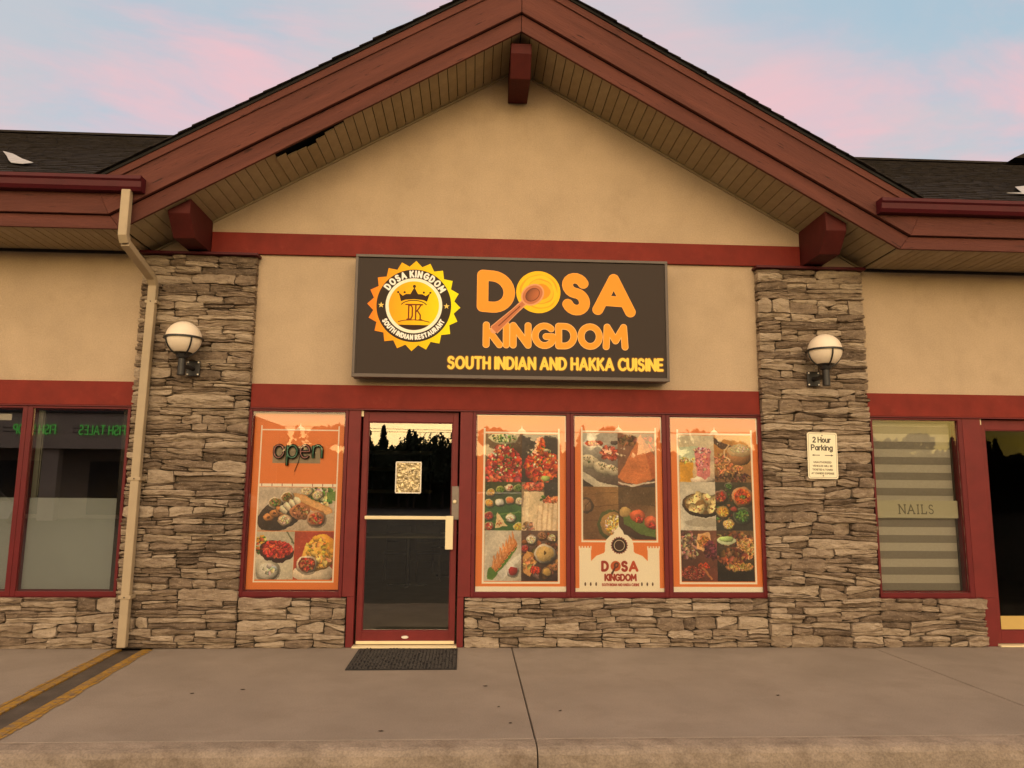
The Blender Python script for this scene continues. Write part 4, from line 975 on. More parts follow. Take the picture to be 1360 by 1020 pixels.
def poster_a():
    cv = base(); frame(cv, .085, .93, .098, .955); W, H = W_, H_
    cv.rect(.085 * W, .408 * H, .93 * W, .425 * H, OW)
    for i in range(8):
        if i != 4: cv.rect((.12 + i * .108) * W, .408 * H, (.128 + i * .108) * W, .423 * H, (150, 70, 60))
    cv.rect(.225 * W, .195 * H, .735 * W, .292 * H, (142, 126, 98))
    cv.stroke([(.5 * W, .28 * H), (.48 * W, .33 * H), (.46 * W, .36 * H)], 1.5, (180, 84, 34))
    x0, x1 = int(.10 * W), int(.915 * W)
    q = cell(cv, x0, int(.428 * H), x1, int(.672 * H), (206, 190, 170), (196, 178, 156), (176, 154, 130), (188, 168, 140))
    q.b(76, 22, 22, 14, 110, 3.4, CRM + GRN); q.bowl(62, 10, 7.5, (230, 214, 176), (200, 180, 140), CRM); q.bowl(77, 18, 7, (220, 200, 150), (190, 160, 110), CRM); q.p([(88, 12), (100, 8), (100, 30), (90, 28)], (96, 128, 56))
    q.e(30, 62, 32, 20, (52, 40, 32), -.5, .3); q.p([(40, 22), (47, 14), (56, 16), (95, 48), (97, 58), (90, 64), (82, 62), (42, 34)], (206, 140, 78))
    q.s([(48, 21), (90, 55)], 4.5, (226, 168, 104)); q.s([(46, 29), (84, 58)], 1.6, (176, 108, 54))
    for x, y in ((22, 36), (37, 24)): q.bowl(x, y, 9, (150, 106, 60), (214, 196, 168), BRN + GRN)
    for i, (x, y) in enumerate(((14, 70), (21, 61), (28, 55))): q.e(x, y, 6.5, 5.2, (206, 130, 66), i * .4); q.e(x, y, 2.2, 1.6, (96, 52, 28))
    for i, (x, y) in enumerate(((33, 52), (38, 45), (45, 38), (50, 32))): q.e(x, y, 6.5, 4.4, (238, 220, 182), .9)
    q.e(55, 56, 13, 11, (182, 112, 70), 0, .4, .1); q.b(55, 56, 10, 8, 60, 1.6, BRN + [(214, 160, 110)]); q.bowl(76, 72, 12, (170, 84, 40), (160, 120, 90), RED + BRN); q.bowl(35, 76, 9, (220, 190, 150), (180, 140, 100), CRM)
    q = cell(cv, x0, int(.675 * H), int(.50 * W), int(.94 * H), (196, 184, 160), (186, 176, 150), (206, 198, 178), (196, 186, 162))
    q.b(14, 28, 16, 22, 60, 5, GRN + YEL + [(200, 90, 40)]); q.e(54, 42, 46, 30, (60, 30, 26), .15, .3); q.b(55, 38, 38, 22, 230, 5, RED + [(210, 40, 40), (230, 60, 50)]); q.s([(80, 0), (98, 26)], 2.5, (90, 96, 70))
    q.bowl(34, 82, 30, (214, 208, 190), (176, 168, 146), None); q.b(38, 78, 16, 10, 22, 6, [(226, 220, 200), (200, 190, 168)])
    q = cell(cv, int(.503 * W), int(.675 * H), x1, int(.94 * H), (170, 60, 36), (150, 46, 30), (160, 52, 32), (130, 40, 26))
    q.e(50, 86, 54, 24, (222, 204, 176), 0, .3); q.e(70, 44, 40, 48, (226, 150, 44), .3, .5, .08); q.e(56, 50, 34, 38, (236, 172, 66), .2, .4, .1); q.b(62, 46, 34, 40, 60, 7, [(236, 176, 74), (222, 144, 44), (244, 192, 96)], wob=.3); q.bowl(34, 68, 27, (120, 40, 24), (214, 190, 160), BRN + RED, 90, .82)
    return finish(cv)
def poster_b():
    cv = base(); W, H = W_, H_; frame(cv, .085, .93, .098, .957, w=13); cv.rect(0, .972 * H, W, H, (252, 242, 220))
    xs = [int(.108 * W), int(.51 * W), int(.908 * W)]; ys = [int(.112 * H), int(.388 * H), int(.662 * H), int(.943 * H)]
    q = cell(cv, xs[0], ys[0], xs[1], ys[1], (120, 96, 60), (84, 60, 40), (60, 34, 30), (56, 32, 28))
    q.e(50, 8, 40, 18, (214, 206, 160), 0, .3); q.b(50, 8, 32, 12, 60, 3.5, GRN + CRM); q.b(50, 72, 50, 62, 300, 7.5, RED + [(216, 70, 60), (196, 60, 60), (226, 100, 60)], wob=.35); q.b(55, 60, 45, 50, 50, 3.5, GRN + CRM)
    q = cell(cv, xs[1], ys[0], xs[2], ys[1], (70, 60, 54), (60, 50, 46), (42, 32, 30), (50, 36, 32))
    q.b(55, 68, 46, 40, 260, 8, ORG + RED, wob=.35); q.p([(30, 40), (44, 12), (56, 4), (62, 12), (60, 40)], (196, 84, 40)); q.b(50, 24, 12, 20, 60, 5, ORG); q.b(55, 55, 40, 40, 30, 3, GRN + CRM); q.e(66, 92, 12, 9, (160, 180, 90)); q.e(70, 33, 9, 4, (210, 200, 150))
    q.p([(0, 118), (0, 104), (100, 112), (100, 124)], (40, 30, 28))
    q = cell(cv, xs[0], ys[1], xs[1], ys[2], (46, 52, 26), (60, 70, 34), (40, 70, 26), (52, 88, 34))
    q.p([(0, 52), (100, 44), (100, 100), (0, 100)], (50, 88, 36)); q.s([(0, 74), (50, 66), (100, 62)], 1.4, (96, 130, 60)); q.s([(0, 92), (50, 80), (100, 84)], 1.0, (96, 130, 60))
    for x, y, c, cs in ((16, 22, (196, 140, 60), YEL), (42, 16, (150, 160, 60), GRN), (66, 12, (226, 206, 180), CRM + RED), (90, 12, (96, 120, 60), GRN), (12, 44, (214, 150, 30), YEL), (40, 42, (236, 230, 214), None), (68, 38, (214, 110, 50), None), (94, 40, (226, 214, 190), CRM), (10, 70, (150, 60, 60), RED), (70, 74, (220, 222, 204), CRM), (12, 92, (160, 80, 60), RED + CRM), (92, 92, (220, 200, 30), YEL)):
        q.bowl(x, y, 12 if y < 60 else 14, c, (190, 176, 130) if c[0] > 180 else (150, 140, 90), cs, 26)
    q.p([(34, 62), (28, 96), (62, 90)], (226, 196, 140)); q.b(40, 84, 9, 9, 12, 2.5, [(190, 110, 60)])
    q = cell(cv, xs[1], ys[1], xs[2], ys[2], (120, 96, 70), (48, 42, 40), (190, 160, 130), (150, 120, 92))
    q.p([(62, 0), (100, 0), (100, 34), (64, 38)], (52, 46, 44)); q.p([(6, 20), (60, 20), (58, 100), (0, 100)], (222, 196, 156)); q.s([(16, 24), (14, 96)], 5, (238, 214, 176)); q.p([(46, 44), (100, 40), (100, 100), (40, 100)], (204, 170, 132))
    for x in (52, 66, 80, 94): q.s([(x, 46), (x - 4, 100)], 4.5, (232, 204, 166))
    q.b(34, 9, 26, 9, 60, 6, [(214, 96, 60), (230, 130, 90), (200, 80, 56)]); q.b(84, 36, 20, 7, 40, 5.5, [(214, 96, 60), (232, 126, 84)]); q.e(60, 30, 7, 4, (70, 106, 44), .6); q.e(54, 36, 6, 4, (60, 96, 40), -.6); q.b(16, 92, 16, 12, 24, 6, [(170, 110, 80), (214, 176, 140), (150, 90, 70)])
    q = cell(cv, xs[0], ys[2], xs[1], ys[3], (206, 196, 178), (190, 178, 160), (196, 186, 170), (184, 174, 156))
    q.p([(8, 96), (12, 74), (34, 70), (84, 22), (88, 34), (72, 54), (24, 98)], (72, 110, 40)); q.p([(36, 84), (96, 44), (100, 54), (50, 98)], (222, 216, 204), .8)
    for i in range(7):
        x, y = 20 + i * 8.5, 74 - i * 8; q.p([(x, y), (x + 5, y - 26), (x + 19, y + 4), (x + 12, y + 9)], (206, 124, 66)); q.p([(x + 2, y), (x + 5, y - 24), (x + 9, y)], (226, 156, 96)); q.s([(x + 12, y + 6), (x + 17, y)], 1.6, (150, 84, 40))
    q.bowl(78, 80, 15, (150, 34, 34), (206, 196, 186), None)
    q = cell(cv, xs[1], ys[2], xs[2], ys[3], (90, 64, 54), (110, 80, 64), (52, 34, 30), (44, 28, 26))
    q.b(50, 50, 60, 60, 60, 9, BRN + [(150, 80, 80)]); q.bowl(28, 18, 15, (220, 210, 196), (150, 130, 110), CRM); q.bowl(10, 36, 11, (160, 60, 70), (120, 70, 70), RED); q.bowl(64, 46, 29, (206, 168, 100), (190, 176, 156), None); q.e(64, 44, 2.5, 6, (90, 60, 20)); q.p([(4, 52), (16, 40), (40, 62), (24, 92), (6, 84)], (206, 146, 80)); q.b(20, 66, 14, 20, 26, 6, [(214, 156, 90), (196, 130, 66)]); q.b(38, 78, 12, 8, 30, 4, [(226, 70, 36), (200, 50, 30)]); q.bowl(70, 82, 14, (206, 160, 80), (120, 90, 60), None); q.bowl(94, 72, 13, (170, 100, 50), (130, 90, 60), BRN); q.bowl(58, 10, 13, (160, 110, 80), (120, 84, 60), BRN); q.bowl(84, 14, 14, (176, 130, 90), (110, 84, 60), CRM)
    cv.clip = (0, 0, W, H); return finish(cv)
def poster_c():
    cv = base(); W, H = W_, H_; frame(cv, .085, .94, .085, .725, w=12)
    xs = [int(.105 * W), int(.50 * W), int(.918 * W)]; ys = [int(.098 * H), int(.41 * H), int(.71 * H)]
    q = cell(cv, xs[0], ys[0], xs[1], ys[1], (190, 186, 172), (170, 160, 146), (84, 70, 60), (76, 60, 54))
    q.p([(0, 20), (22, 0), (44, 20)], (206, 204, 194)); q.e(36, 22, 34, 11, (226, 214, 196), 0, .3, 0); q.e(34, 20, 27, 8, (206, 70, 36), 0, .4, .05); q.b(34, 19, 22, 6, 50, 3, RED + ORG); q.b(78, 38, 26, 18, 90, 6, [(196, 76, 50), (176, 60, 44), (214, 110, 80)], wob=.35); q.e(72, 37, 12, 8, (206, 96, 66)); q.e(72, 37, 5, 3.5, (130, 50, 36)); q.e(92, 18, 12, 6, (70, 56, 52))
    q.p([(0, 52), (0, 72), (50, 92), (100, 98), (100, 108), (40, 104), (0, 86)], (204, 192, 170)); q.p([(0, 86), (40, 104), (100, 108), (100, 120), (0, 120)], (60, 50, 48))
    for x, y, rr in ((20, 54, 30), (56, 66, 28), (86, 70, 24)): q.e(x, y, rr, rr * .62, (206, 190, 160), .4, .45, .06); q.b(x, y - 4, rr * .6, rr * .3, 26, 1.8, [(120, 96, 60), (90, 100, 60), (150, 120, 80)])
    q = cell(cv, xs[1], ys[0], xs[2], ys[1], (130, 84, 60), (96, 60, 44), (120, 76, 56), (86, 56, 46))
    q.b(30, 14, 30, 12, 60, 6, BRN); q.b(88, 20, 16, 18, 40, 6, BRN + RED); q.p([(62, 2), (0, 82), (18, 92), (60, 96), (100, 82), (100, 44)], (202, 112, 60)); q.p([(62, 2), (100, 44), (100, 82), (92, 84)], (178, 88, 46)); 
    for i in range(9): q.s([(58 - i * 5.5, 12 + i * 8), (70 + i * 3, 14 + i * 8.4)], .8, (186, 96, 50), .6)
    q.s([(0, 92), (36, 98), (100, 90)], 2.2, (214, 200, 180)); q.p([(0, 96), (40, 101), (100, 93), (100, 120), (0, 120)], (64, 52, 50))
    q = cell(cv, xs[0], ys[1], xs[1], ys[2], (112, 74, 44), (150, 108, 62), (92, 60, 36), (104, 70, 42))
    for y in (16, 40, 66, 88): q.s([(0, y), (100, y - 6)], .8, (76, 48, 30), .7)
    q.e(8, 36, 22, 22, (70, 50, 40), 0, .3); q.e(8, 36, 16, 16, (120, 84, 56), 0, .2); q.s([(8, 36), (20, 28)], 1, (60, 40, 30)); q.s([(8, 36), (8, 52)], 1, (60, 40, 30)); q.e(82, 72, 42, 42, (66, 70, 34), 0, .3, .05); q.e(84, 72, 35, 36, (150, 110, 60), 0, .3); q.b(88, 74, 26, 28, 170, 5, YEL + CRM, asp=.5)
    q = cell(cv, xs[1], ys[1], xs[2], ys[2], (84, 58, 40), (96, 70, 46), (70, 48, 36), (160, 110, 70))
    q.p([(0, 0), (100, 0), (100, 36), (0, 30)], (90, 66, 44)); q.e(50, 80, 62, 26, (70, 46, 34), .3, .3, .03); q.p([(12, 54), (34, 44), (100, 80), (100, 96), (60, 90), (14, 70)], (86, 106, 44)); q.e(18, 48, 16, 14, (196, 156, 90), 0, .3, .1)
    for x, y in ((52, 56), (90, 68)): q.e(x, y, 21, 17, (190, 80, 46), .3, .5, .08); q.e(x, y - 1, 8, 6, (110, 50, 36)); q.e(x, y - 3, 15, 10, (206, 100, 60), .3, .3, .1, .5); q.b(x, y + 6, 12, 6, 20, 3.4, RED)
    cv.clip = (0, 0, W, H); finish(cv); cv.cells = []
    # white temple silhouette with the round emblem and name
    wc = (252, 240, 216)
    cv.rect(0, .98 * H, W, H, wc)
    cv.poly([(.06 * W, H), (.06 * W, .765 * H), (.19 * W, .765 * H), (.19 * W, .83 * H), (.25 * W, .80 * H), (.33 * W, .785 * H), (.345 * W, .775 * H), (.345 * W, .745 * H), (.36 * W, .71 * H), (.41 * W, .685 * H), (.44 * W, .68 * H), (.46 * W, .66 * H), (.495 * W, .635 * H), (.50 * W, .60 * H), (.505 * W, .635 * H), (.545 * W, .66 * H), (.56 * W, .68 * H), (.60 * W, .685 * H), (.65 * W, .71 * H), (.665 * W, .745 * H), (.665 * W, .775 * H), (.68 * W, .785 * H), (.76 * W, .80 * H), (.82 * W, .83 * H), (.82 * W, .765 * H), (.95 * W, .765 * H), (.95 * W, H)], wc)
    for a, b in ((.055, .195), (.815, .955)):
        cv.rect(a * W, .756 * H, b * W, .768 * H, wc)
        for i in range(5): cv.rect((a + i * .0315) * W, .746 * H, (a + i * .0315 + .016) * W, .758 * H, wc)
    for x in (.125, .185, .245, .75, .81, .87): cv.ell(x * W, .958 * H, 6, 13, (96, 70, 50))
    cx, cy, r = .505 * W, .742 * H, 62
    cv.poly(star_pts(cx, cy, r, r * .87, 20), (130, 52, 34)); cv.ell(cx, cy, r * .82, r * .82, (48, 34, 28)); cv.ell(cx, cy, r * .62, r * .62, (236, 214, 180)); cv.ell(cx, cy, r * .55, r * .55, (70, 42, 28))
    dr = (166, 52, 34)
    text(cv, 'D', .315 * W, .375 * W, .835 * H, .882 * H, 9, dr); text(cv, 'S', .535 * W, .585 * W, .835 * H, .882 * H, 9, dr); text(cv, 'A', .62 * W, .70 * W, .835 * H, .882 * H, 9, (196, 76, 40))
    cv.ell(.462 * W, .858 * H, 36, 36, (206, 96, 44)); spoon(cv, .468 * W, .853 * H, 14, 18, .395 * W, .925 * H, .45, (60, 30, 20), (96, 50, 34), (110, 60, 40))
    text(cv, 'KINGDOM', .345 * W, .685 * W, .905 * H, .937 * H, 6, dr)
    text(cv, 'SOUTH INDIAN AND HAKKA CUISINE', .31 * W, .72 * W, .955 * H, .968 * H, 1.8, dr)
    return finish(cv)
def poster_d():
    cv = base(); W, H = W_, H_; frame(cv, .085, .94, .092, .957, w=13); cv.rect(0, .972 * H, W, H, (252, 242, 220))
    xs = [int(.108 * W), int(.505 * W), int(.918 * W)]; ys = [int(.105 * H), int(.378 * H), int(.655 * H), int(.942 * H)]
    q = cell(cv, xs[0], ys[0], xs[1], ys[1], (206, 196, 164), (214, 200, 172), (196, 150, 90), (206, 180, 150))
    q.p([(0, 26), (55, 22), (55, 58), (0, 62)], (186, 196, 164)); q.p([(2, 52), (40, 52), (38, 100), (2, 100)], (214, 150, 40)); q.b(22, 54, 20, 6, 40, 4, YEL + CRM); q.e(66, 96, 34, 10, (226, 204, 180)); q.p([(44, 34), (90, 34), (86, 88), (72, 94), (50, 88)], (214, 120, 120)); q.b(66, 60, 18, 26, 40, 4, [(226, 140, 140), (200, 96, 96), (232, 160, 150)]); q.b(66, 33, 22, 7, 50, 4, [(170, 70, 90), (226, 150, 150), (236, 190, 180)])
    q = cell(cv, xs[1], ys[0], xs[2], ys[1], (214, 140, 56), (226, 160, 76), (110, 72, 48), (140, 96, 60))
    q.p([(0, 4), (30, 18), (52, 22), (60, 30), (20, 30), (0, 16)], (76, 50, 36)); q.b(36, 62, 42, 34, 240, 5, [(196, 130, 76), (214, 150, 90), (170, 104, 60)]); q.e(70, 42, 34, 28, (170, 112, 66), 0, .5); q.e(70, 32, 34, 18, (206, 170, 120), 0, .3); q.e(70, 29, 27, 13, (196, 170, 130), 0, .1); q.b(70, 29, 24, 10, 90, 2, CRM); q.s([(40, 20), (28, 34), (30, 46), (42, 52)], 2.2, (226, 190, 140)); q.b(50, 90, 46, 12, 90, 4.5, [(90, 54, 40), (70, 40, 34), (120, 76, 50)])
    q = cell(cv, xs[0], ys[1], xs[1], ys[2], (206, 198, 180), (196, 186, 168), (214, 206, 188), (190, 180, 160))
    q.e(66, 84, 54, 12, (150, 138, 120), 0, 0, 0, .6); q.e(62, 48, 56, 34, (66, 46, 32), .1, .5, 0); q.e(62, 45, 49, 28, (130, 92, 50), .1, .2, 0)
    for x, y in ((32, 38), (52, 30), (76, 34), (58, 56), (86, 54), (38, 54), (98, 36)): q.e(x, y, 15, 12, (236, 206, 140), x * .1, .5, .18); q.b(x, y, 7, 5, 6, 2, [(140, 150, 60), (170, 80, 40)])
    q = cell(cv, xs[1], ys[1], xs[2], ys[2], (56, 52, 40), (66, 56, 42), (44, 40, 32), (40, 36, 30))
    q.b(30, 50, 40, 50, 60, 4, GRN + BRN); q.bowl(74, 30, 30, (206, 96, 44), (170, 120, 80), ORG + RED, 160); q.b(74, 30, 8, 6, 14, 3, GRN); q.bowl(14, 30, 20, (120, 70, 60), (130, 96, 80), BRN + RED); q.bowl(38, 8, 12, (50, 56, 40), (110, 104, 84), GRN); q.bowl(20, 62, 18, (206, 150, 60), (150, 120, 70), YEL); q.bowl(72, 70, 26, (50, 66, 44), (84, 84, 66), GRN, 60); q.bowl(34, 88, 16, (214, 170, 90), (170, 140, 90), YEL + CRM); q.bowl(50, 56, 9, (160, 60, 50), (110, 60, 50), None)
    q = cell(cv, xs[0], ys[2], xs[1], ys[3], (70, 42, 32), (120, 70, 50), (64, 36, 30), (96, 44, 34))
    q.b(20, 30, 34, 36, 150, 5.5, [(150, 110, 90), (110, 74, 58), (84, 50, 40), (180, 140, 116)]); q.p([(46, 8), (80, 2), (86, 30), (70, 44), (44, 36)], (226, 170, 110)); q.b(64, 22, 15, 15, 60, 4, [(170, 110, 40), (196, 130, 56)]); q.b(84, 40, 18, 22, 60, 6, [(110, 40, 56), (84, 30, 40)]); q.b(30, 84, 34, 18, 240, 2.6, [(140, 50, 36), (110, 40, 30), (170, 90, 70)]); q.b(62, 70, 16, 8, 50, 3, [(190, 60, 30)]); q.s([(60, 74), (84, 96)], 2.4, (170, 100, 56))
    q = cell(cv, xs[1], ys[2], xs[2], ys[3], (70, 50, 34), (110, 80, 46), (20, 16, 14), (24, 18, 16))
    q.b(50, 16, 50, 16, 90, 6, BRN + [(90, 50, 50)]); q.b(80, 36, 26, 28, 200, 5, [(214, 150, 80), (196, 124, 60), (226, 176, 110)], asp=.4); q.b(40, 52, 36, 20, 130, 7, [(130, 70, 40), (104, 52, 32), (160, 96, 54)]); q.b(60, 72, 36, 9, 130, 4, [(196, 150, 80), (170, 120, 60)]); q.e(26, 20, 26, 11, (206, 214, 170), .0, .2); q.e(26, 17, 20, 8, (176, 206, 120)); q.p([(0, 84), (30, 82), (60, 86), (100, 78), (100, 100), (0, 100)], (26, 20, 18))
    cv.clip = (0, 0, W, H); return finish(cv)
def posters():
    rnd = vnoise(77)
    for name, fn, x0, x1, lbl in (('a', poster_a, -2.100, -1.219, 'orange poster left of the door with wrapped roll and curries below the open sign'),
                                  ('b', poster_b, .030, .904, 'poster right of the door with red curries, samosas and layered desserts'),
                                  ('c', poster_c, .976, 1.842, 'middle poster of the right three with white temple shape and DOSA KINGDOM name'),
                                  ('d', poster_d, 1.916, 2.796, 'rightmost poster with pink milkshake, creamy dumplings and rice dish')):
        pm = print_mat('poster_print_' + name, fn(), .42, val=1.0)
        o = sheet('window_poster', pm, None, x0, x1, .040 if name == 'a' else .006, .498, 2.166, th=.0015, nx=14, nz=26, yfun=lambda u, v, s=x0: .0022 * rnd(u * 4 + s * 9, v * 7))
        tag(o, lbl, 'poster', 'food posters in the restaurant windows')
posters()
def open_sign():
    t = thing('open_sign', 'unlit neon sign spelling open in dark tubes on the orange poster', 'neon sign', (-1.66, .021, 1.70))
    lo, W = layout('open', .2); k = .45 / W; h = .148
    for gx, gw, ls, ch in lo:
        hs = MB(); tb = MB()
        for l in ls:
            pts = [(-.225 + (gx + px) * k, 0, (py + .05) * h * 1.22 + .02) for px, py in l]
            hs.tube(pts, .0155, 8); tb.tube([(a, -.0145, c) for a, b, c in pts], .0055, 6)
        L_ = hs.build('letter', 'black', t, smooth=True); tb.build('neon_tube', NEON[len(NEON) > 1 and ch in 'pn'], L_, smooth=True)
    MB().tube([(.02, .005, .06), (.0, .006, -.02), (-.03, .008, -.10)], .003, 5).build('cord', 'black', t)
NEON = [mat('unlit_pink_tube', (.45, .22, .20), .3, .1, 5), mat('unlit_green_tube', (.12, .32, .22), .3, .1, 5)]
open_sign()

# small things on the door and walls
def notice():
    rn = vnoise(31); n, k = 30, 36; vs = []; fs = []
    W, H = .238, .292
    for j in range(k + 1):
        for i in range(n + 1):
            u, v = i / n, j / k
            y = -.008 + .008 * abs(rn(u * 5 + v * 2, v * 7)) + .005 * abs(rn(u * 13, v * 15 + u * 6)) + .003 * rn(u * 26, v * 26)
            vs.append((u * W + .004 * sin(v * 9), -y if False else y - .006, v * H + .004 * sin(u * 8)))
    K = n + 1
    for j in range(k):
        for i in range(n): fs.append((j * K + i, j * K + i + 1, (j + 1) * K + i + 1, (j + 1) * K + i))
    mt = mat('crumpled_plastic', (.22, .15, .05), .2, .5, 34, .0, col2=(.85, .68, .36), spec=1.0, metal=.35)  # gold and dark blotches put the sky's glints into the colour
    t = thing('notice_sleeve', 'crinkled shiny plastic sheet taped to the glass restaurant door', 'notice', (-.727, .012, 1.408))
    MB().add(vs, fs).build('sheet', mt, t, fix=False)
    MB().box(0, W, -.016, -.012, -.004, .006).box(0, W, -.016, -.012, H - .006, H + .004).box(-.004, .006, -.016, -.012, .006, H - .006).box(W - .006, W + .004, -.016, -.012, .006, H - .006).build('border', 'white', t)
notice()
def parking_sign():
    W, H = 512, 780; cv = Canvas(W, H, (248, 240, 208)); ink = (70, 62, 44)
    def rr(x0, y0, x1, y1, r): return [(x0 + r, y0), (x1 - r, y0)] + [(x1 - r + r * sin(RAD(a)), y0 + r - r * cos(RAD(a))) for a in range(15, 90, 15)] + [(x1, y0 + r), (x1, y1 - r)] + [(x1 - r + r * cos(RAD(a)), y1 - r + r * sin(RAD(a))) for a in range(15, 90, 15)] + [(x1 - r, y1), (x0 + r, y1)] + [(x0 + r - r * sin(RAD(a)), y1 - r + r * cos(RAD(a))) for a in range(15, 90, 15)] + [(x0, y1 - r), (x0, y0 + r)] + [(x0 + r - r * cos(RAD(a)), y0 + r - r * sin(RAD(a))) for a in range(15, 90, 15)]
    p = rr(22, 22, W - 22, H - 22, 26); cv.stroke(p + [p[0]], 2.5, (120, 100, 76))
    text(cv, '2 Hour', 100, 395, 82, 165, 9.5, ink, .26); text(cv, 'Parking', 70, 425, 212, 298, 9.5, ink, .24)
    for x0, x1, tip in ((75, 215, 75), (290, 440, 440)):
        cv.stroke([(x0 + 10, 385), (x1 - 10, 385)], 6, ink); b = tip + (40 if tip < 200 else -40); cv.poly([(tip, 385), (b, 368), (b, 402)], ink)
    for i, t in enumerate(('UNAUTHORIZED', 'VEHICLES WILL BE', 'TICKETED & TOWED', 'AT OWNERS EXPENSE')):
        w = (150, 165, 172, 190)[i]; text(cv, t, 250 - w, 250 + w, 490 + i * 62, 516 + i * 62, 3.4, (96, 84, 62), .3)
    pm = print_mat('parking_sign_print', cv, .4, val=.9)
    x0, x1, z0, z1 = 3.235, 3.533, 1.578, 2.025; r = .022
    t = thing('parking_sign', 'small white 2 Hour Parking sign on the right stone pillar', 'sign', (x0, -.12, z0))
    ol = [(a * (x1 - x0), b * (z1 - z0)) for a, b in [(q[0] / 512, 1 - q[1] / 780) for q in rr(0, 0, 512, 780, 38)]][::-1]
    o = sheet('plate', pm, t, 0, 0, 0, 0, 0, th=.003, uvbox=(0, x1 - x0, 0, z1 - z0), outline=ol)
    for z in (.03, .418): MB().lathe([(0, .003), (.006, .003), (.007, 0), (0, 0)], n=10).build('screw', 'steel', t).matrix_local = Matrix.Translation((.149, -.001, z)) @ Matrix.Rotation(pi / 2, 4, 'X')
    t.rotation_euler.y = RAD(.8)
parking_sign()
def lamp(x, z, rot, lbl, px):
    t = thing('wall_lamp', lbl, 'lamp', (x, -.30, z), 'globe lamps on the stone pillars')
    R = .158; n = 14
    MB().lathe([(max(.0001, R * cos(RAD(a))), R * sin(RAD(a))) for a in range(-90, 91, 6)], n=40).build('globe', 'globe', t, smooth=True)
    c = MB(); c.lathe([(R + .002, -.008), (R + .016, -.008), (R + .016, .008), (R + .002, .008), (R + .002, -.008)], n=40)
    for k in range(4):
        a = rot + k * pi / 2; pts = [((R + .006) * cos(RAD(e)) * cos(a), (R + .006) * cos(RAD(e)) * sin(a), (R + .006) * sin(RAD(e))) for e in range(0, -71, -10)]
        c.tube(pts, .008, 6)
    c.build('cage', 'black', t)
    MB().lathe([(.0001, -.185), (.05, -.185), (.058, -.15), (.085, -.135), (.082, -.13), (.0001, -.13)], n=24).build('collar', 'black', t, smooth=False)
    MB().lathe([(.0001, -.345), (.034, -.345), (.036, -.34), (.033, -.186), (.0001, -.186)], n=20).build('post', 'black', t, smooth=False)
    dx = px - x
    MB().tube([(0, 0, -.255), (dx * .6, .10, -.255), (dx, .165, -.255)], .022, 10).build('arm', 'black', t)
    box('wall_plate', 'black', t, dx - .062, dx + .062, .165, .185, -.325, -.180, bevel=.004)
    for sx in (-.048, .048):
        for sz in (-.31, -.195): MB().lathe([(0, .008), (.007, .006), (.009, 0), (0, 0)], n=10).build('screw', 'white', t).matrix_local = Matrix.Translation((dx + sx, .164, sz)) @ Matrix.Rotation(pi / 2, 4, 'X')
lamp(-2.683, 2.803, pi / 4, 'white globe wall lamp in black cage on the left stone pillar', -2.64)
lamp(3.376, 2.800, 0, 'white globe wall lamp in black cage above the parking sign', 3.33)

def mat_():
    t = thing('door_mat', 'black rubber door mat with looped pattern in front of the glass door', 'door mat', (-.55, -.53, .001))
    box('base', 'rubber', t, -.445, .445, -.40, .415, 0, .008, bevel=.003)
    mb = MB(); r = random.Random(4)
    for i in range(30):
        for j in range(27):
            x = -.43 + i * .029; y = -.385 + j * .029; a = .010; h = r.uniform(.011, .020)
            if r.random() < .5: mb.box(x, x + a, y, y + a * 2.2, .008, h)
            else: mb.box(x, x + a * 2.2, y, y + a, .008, h)
    o = mb.build('tread', mat('worn_rubber_tread', (.05, .043, .038), .8, .3, 60), t, fix=False); o['kind'] = 'stuff'; t.rotation_euler.z = RAD(.6)
mat_()

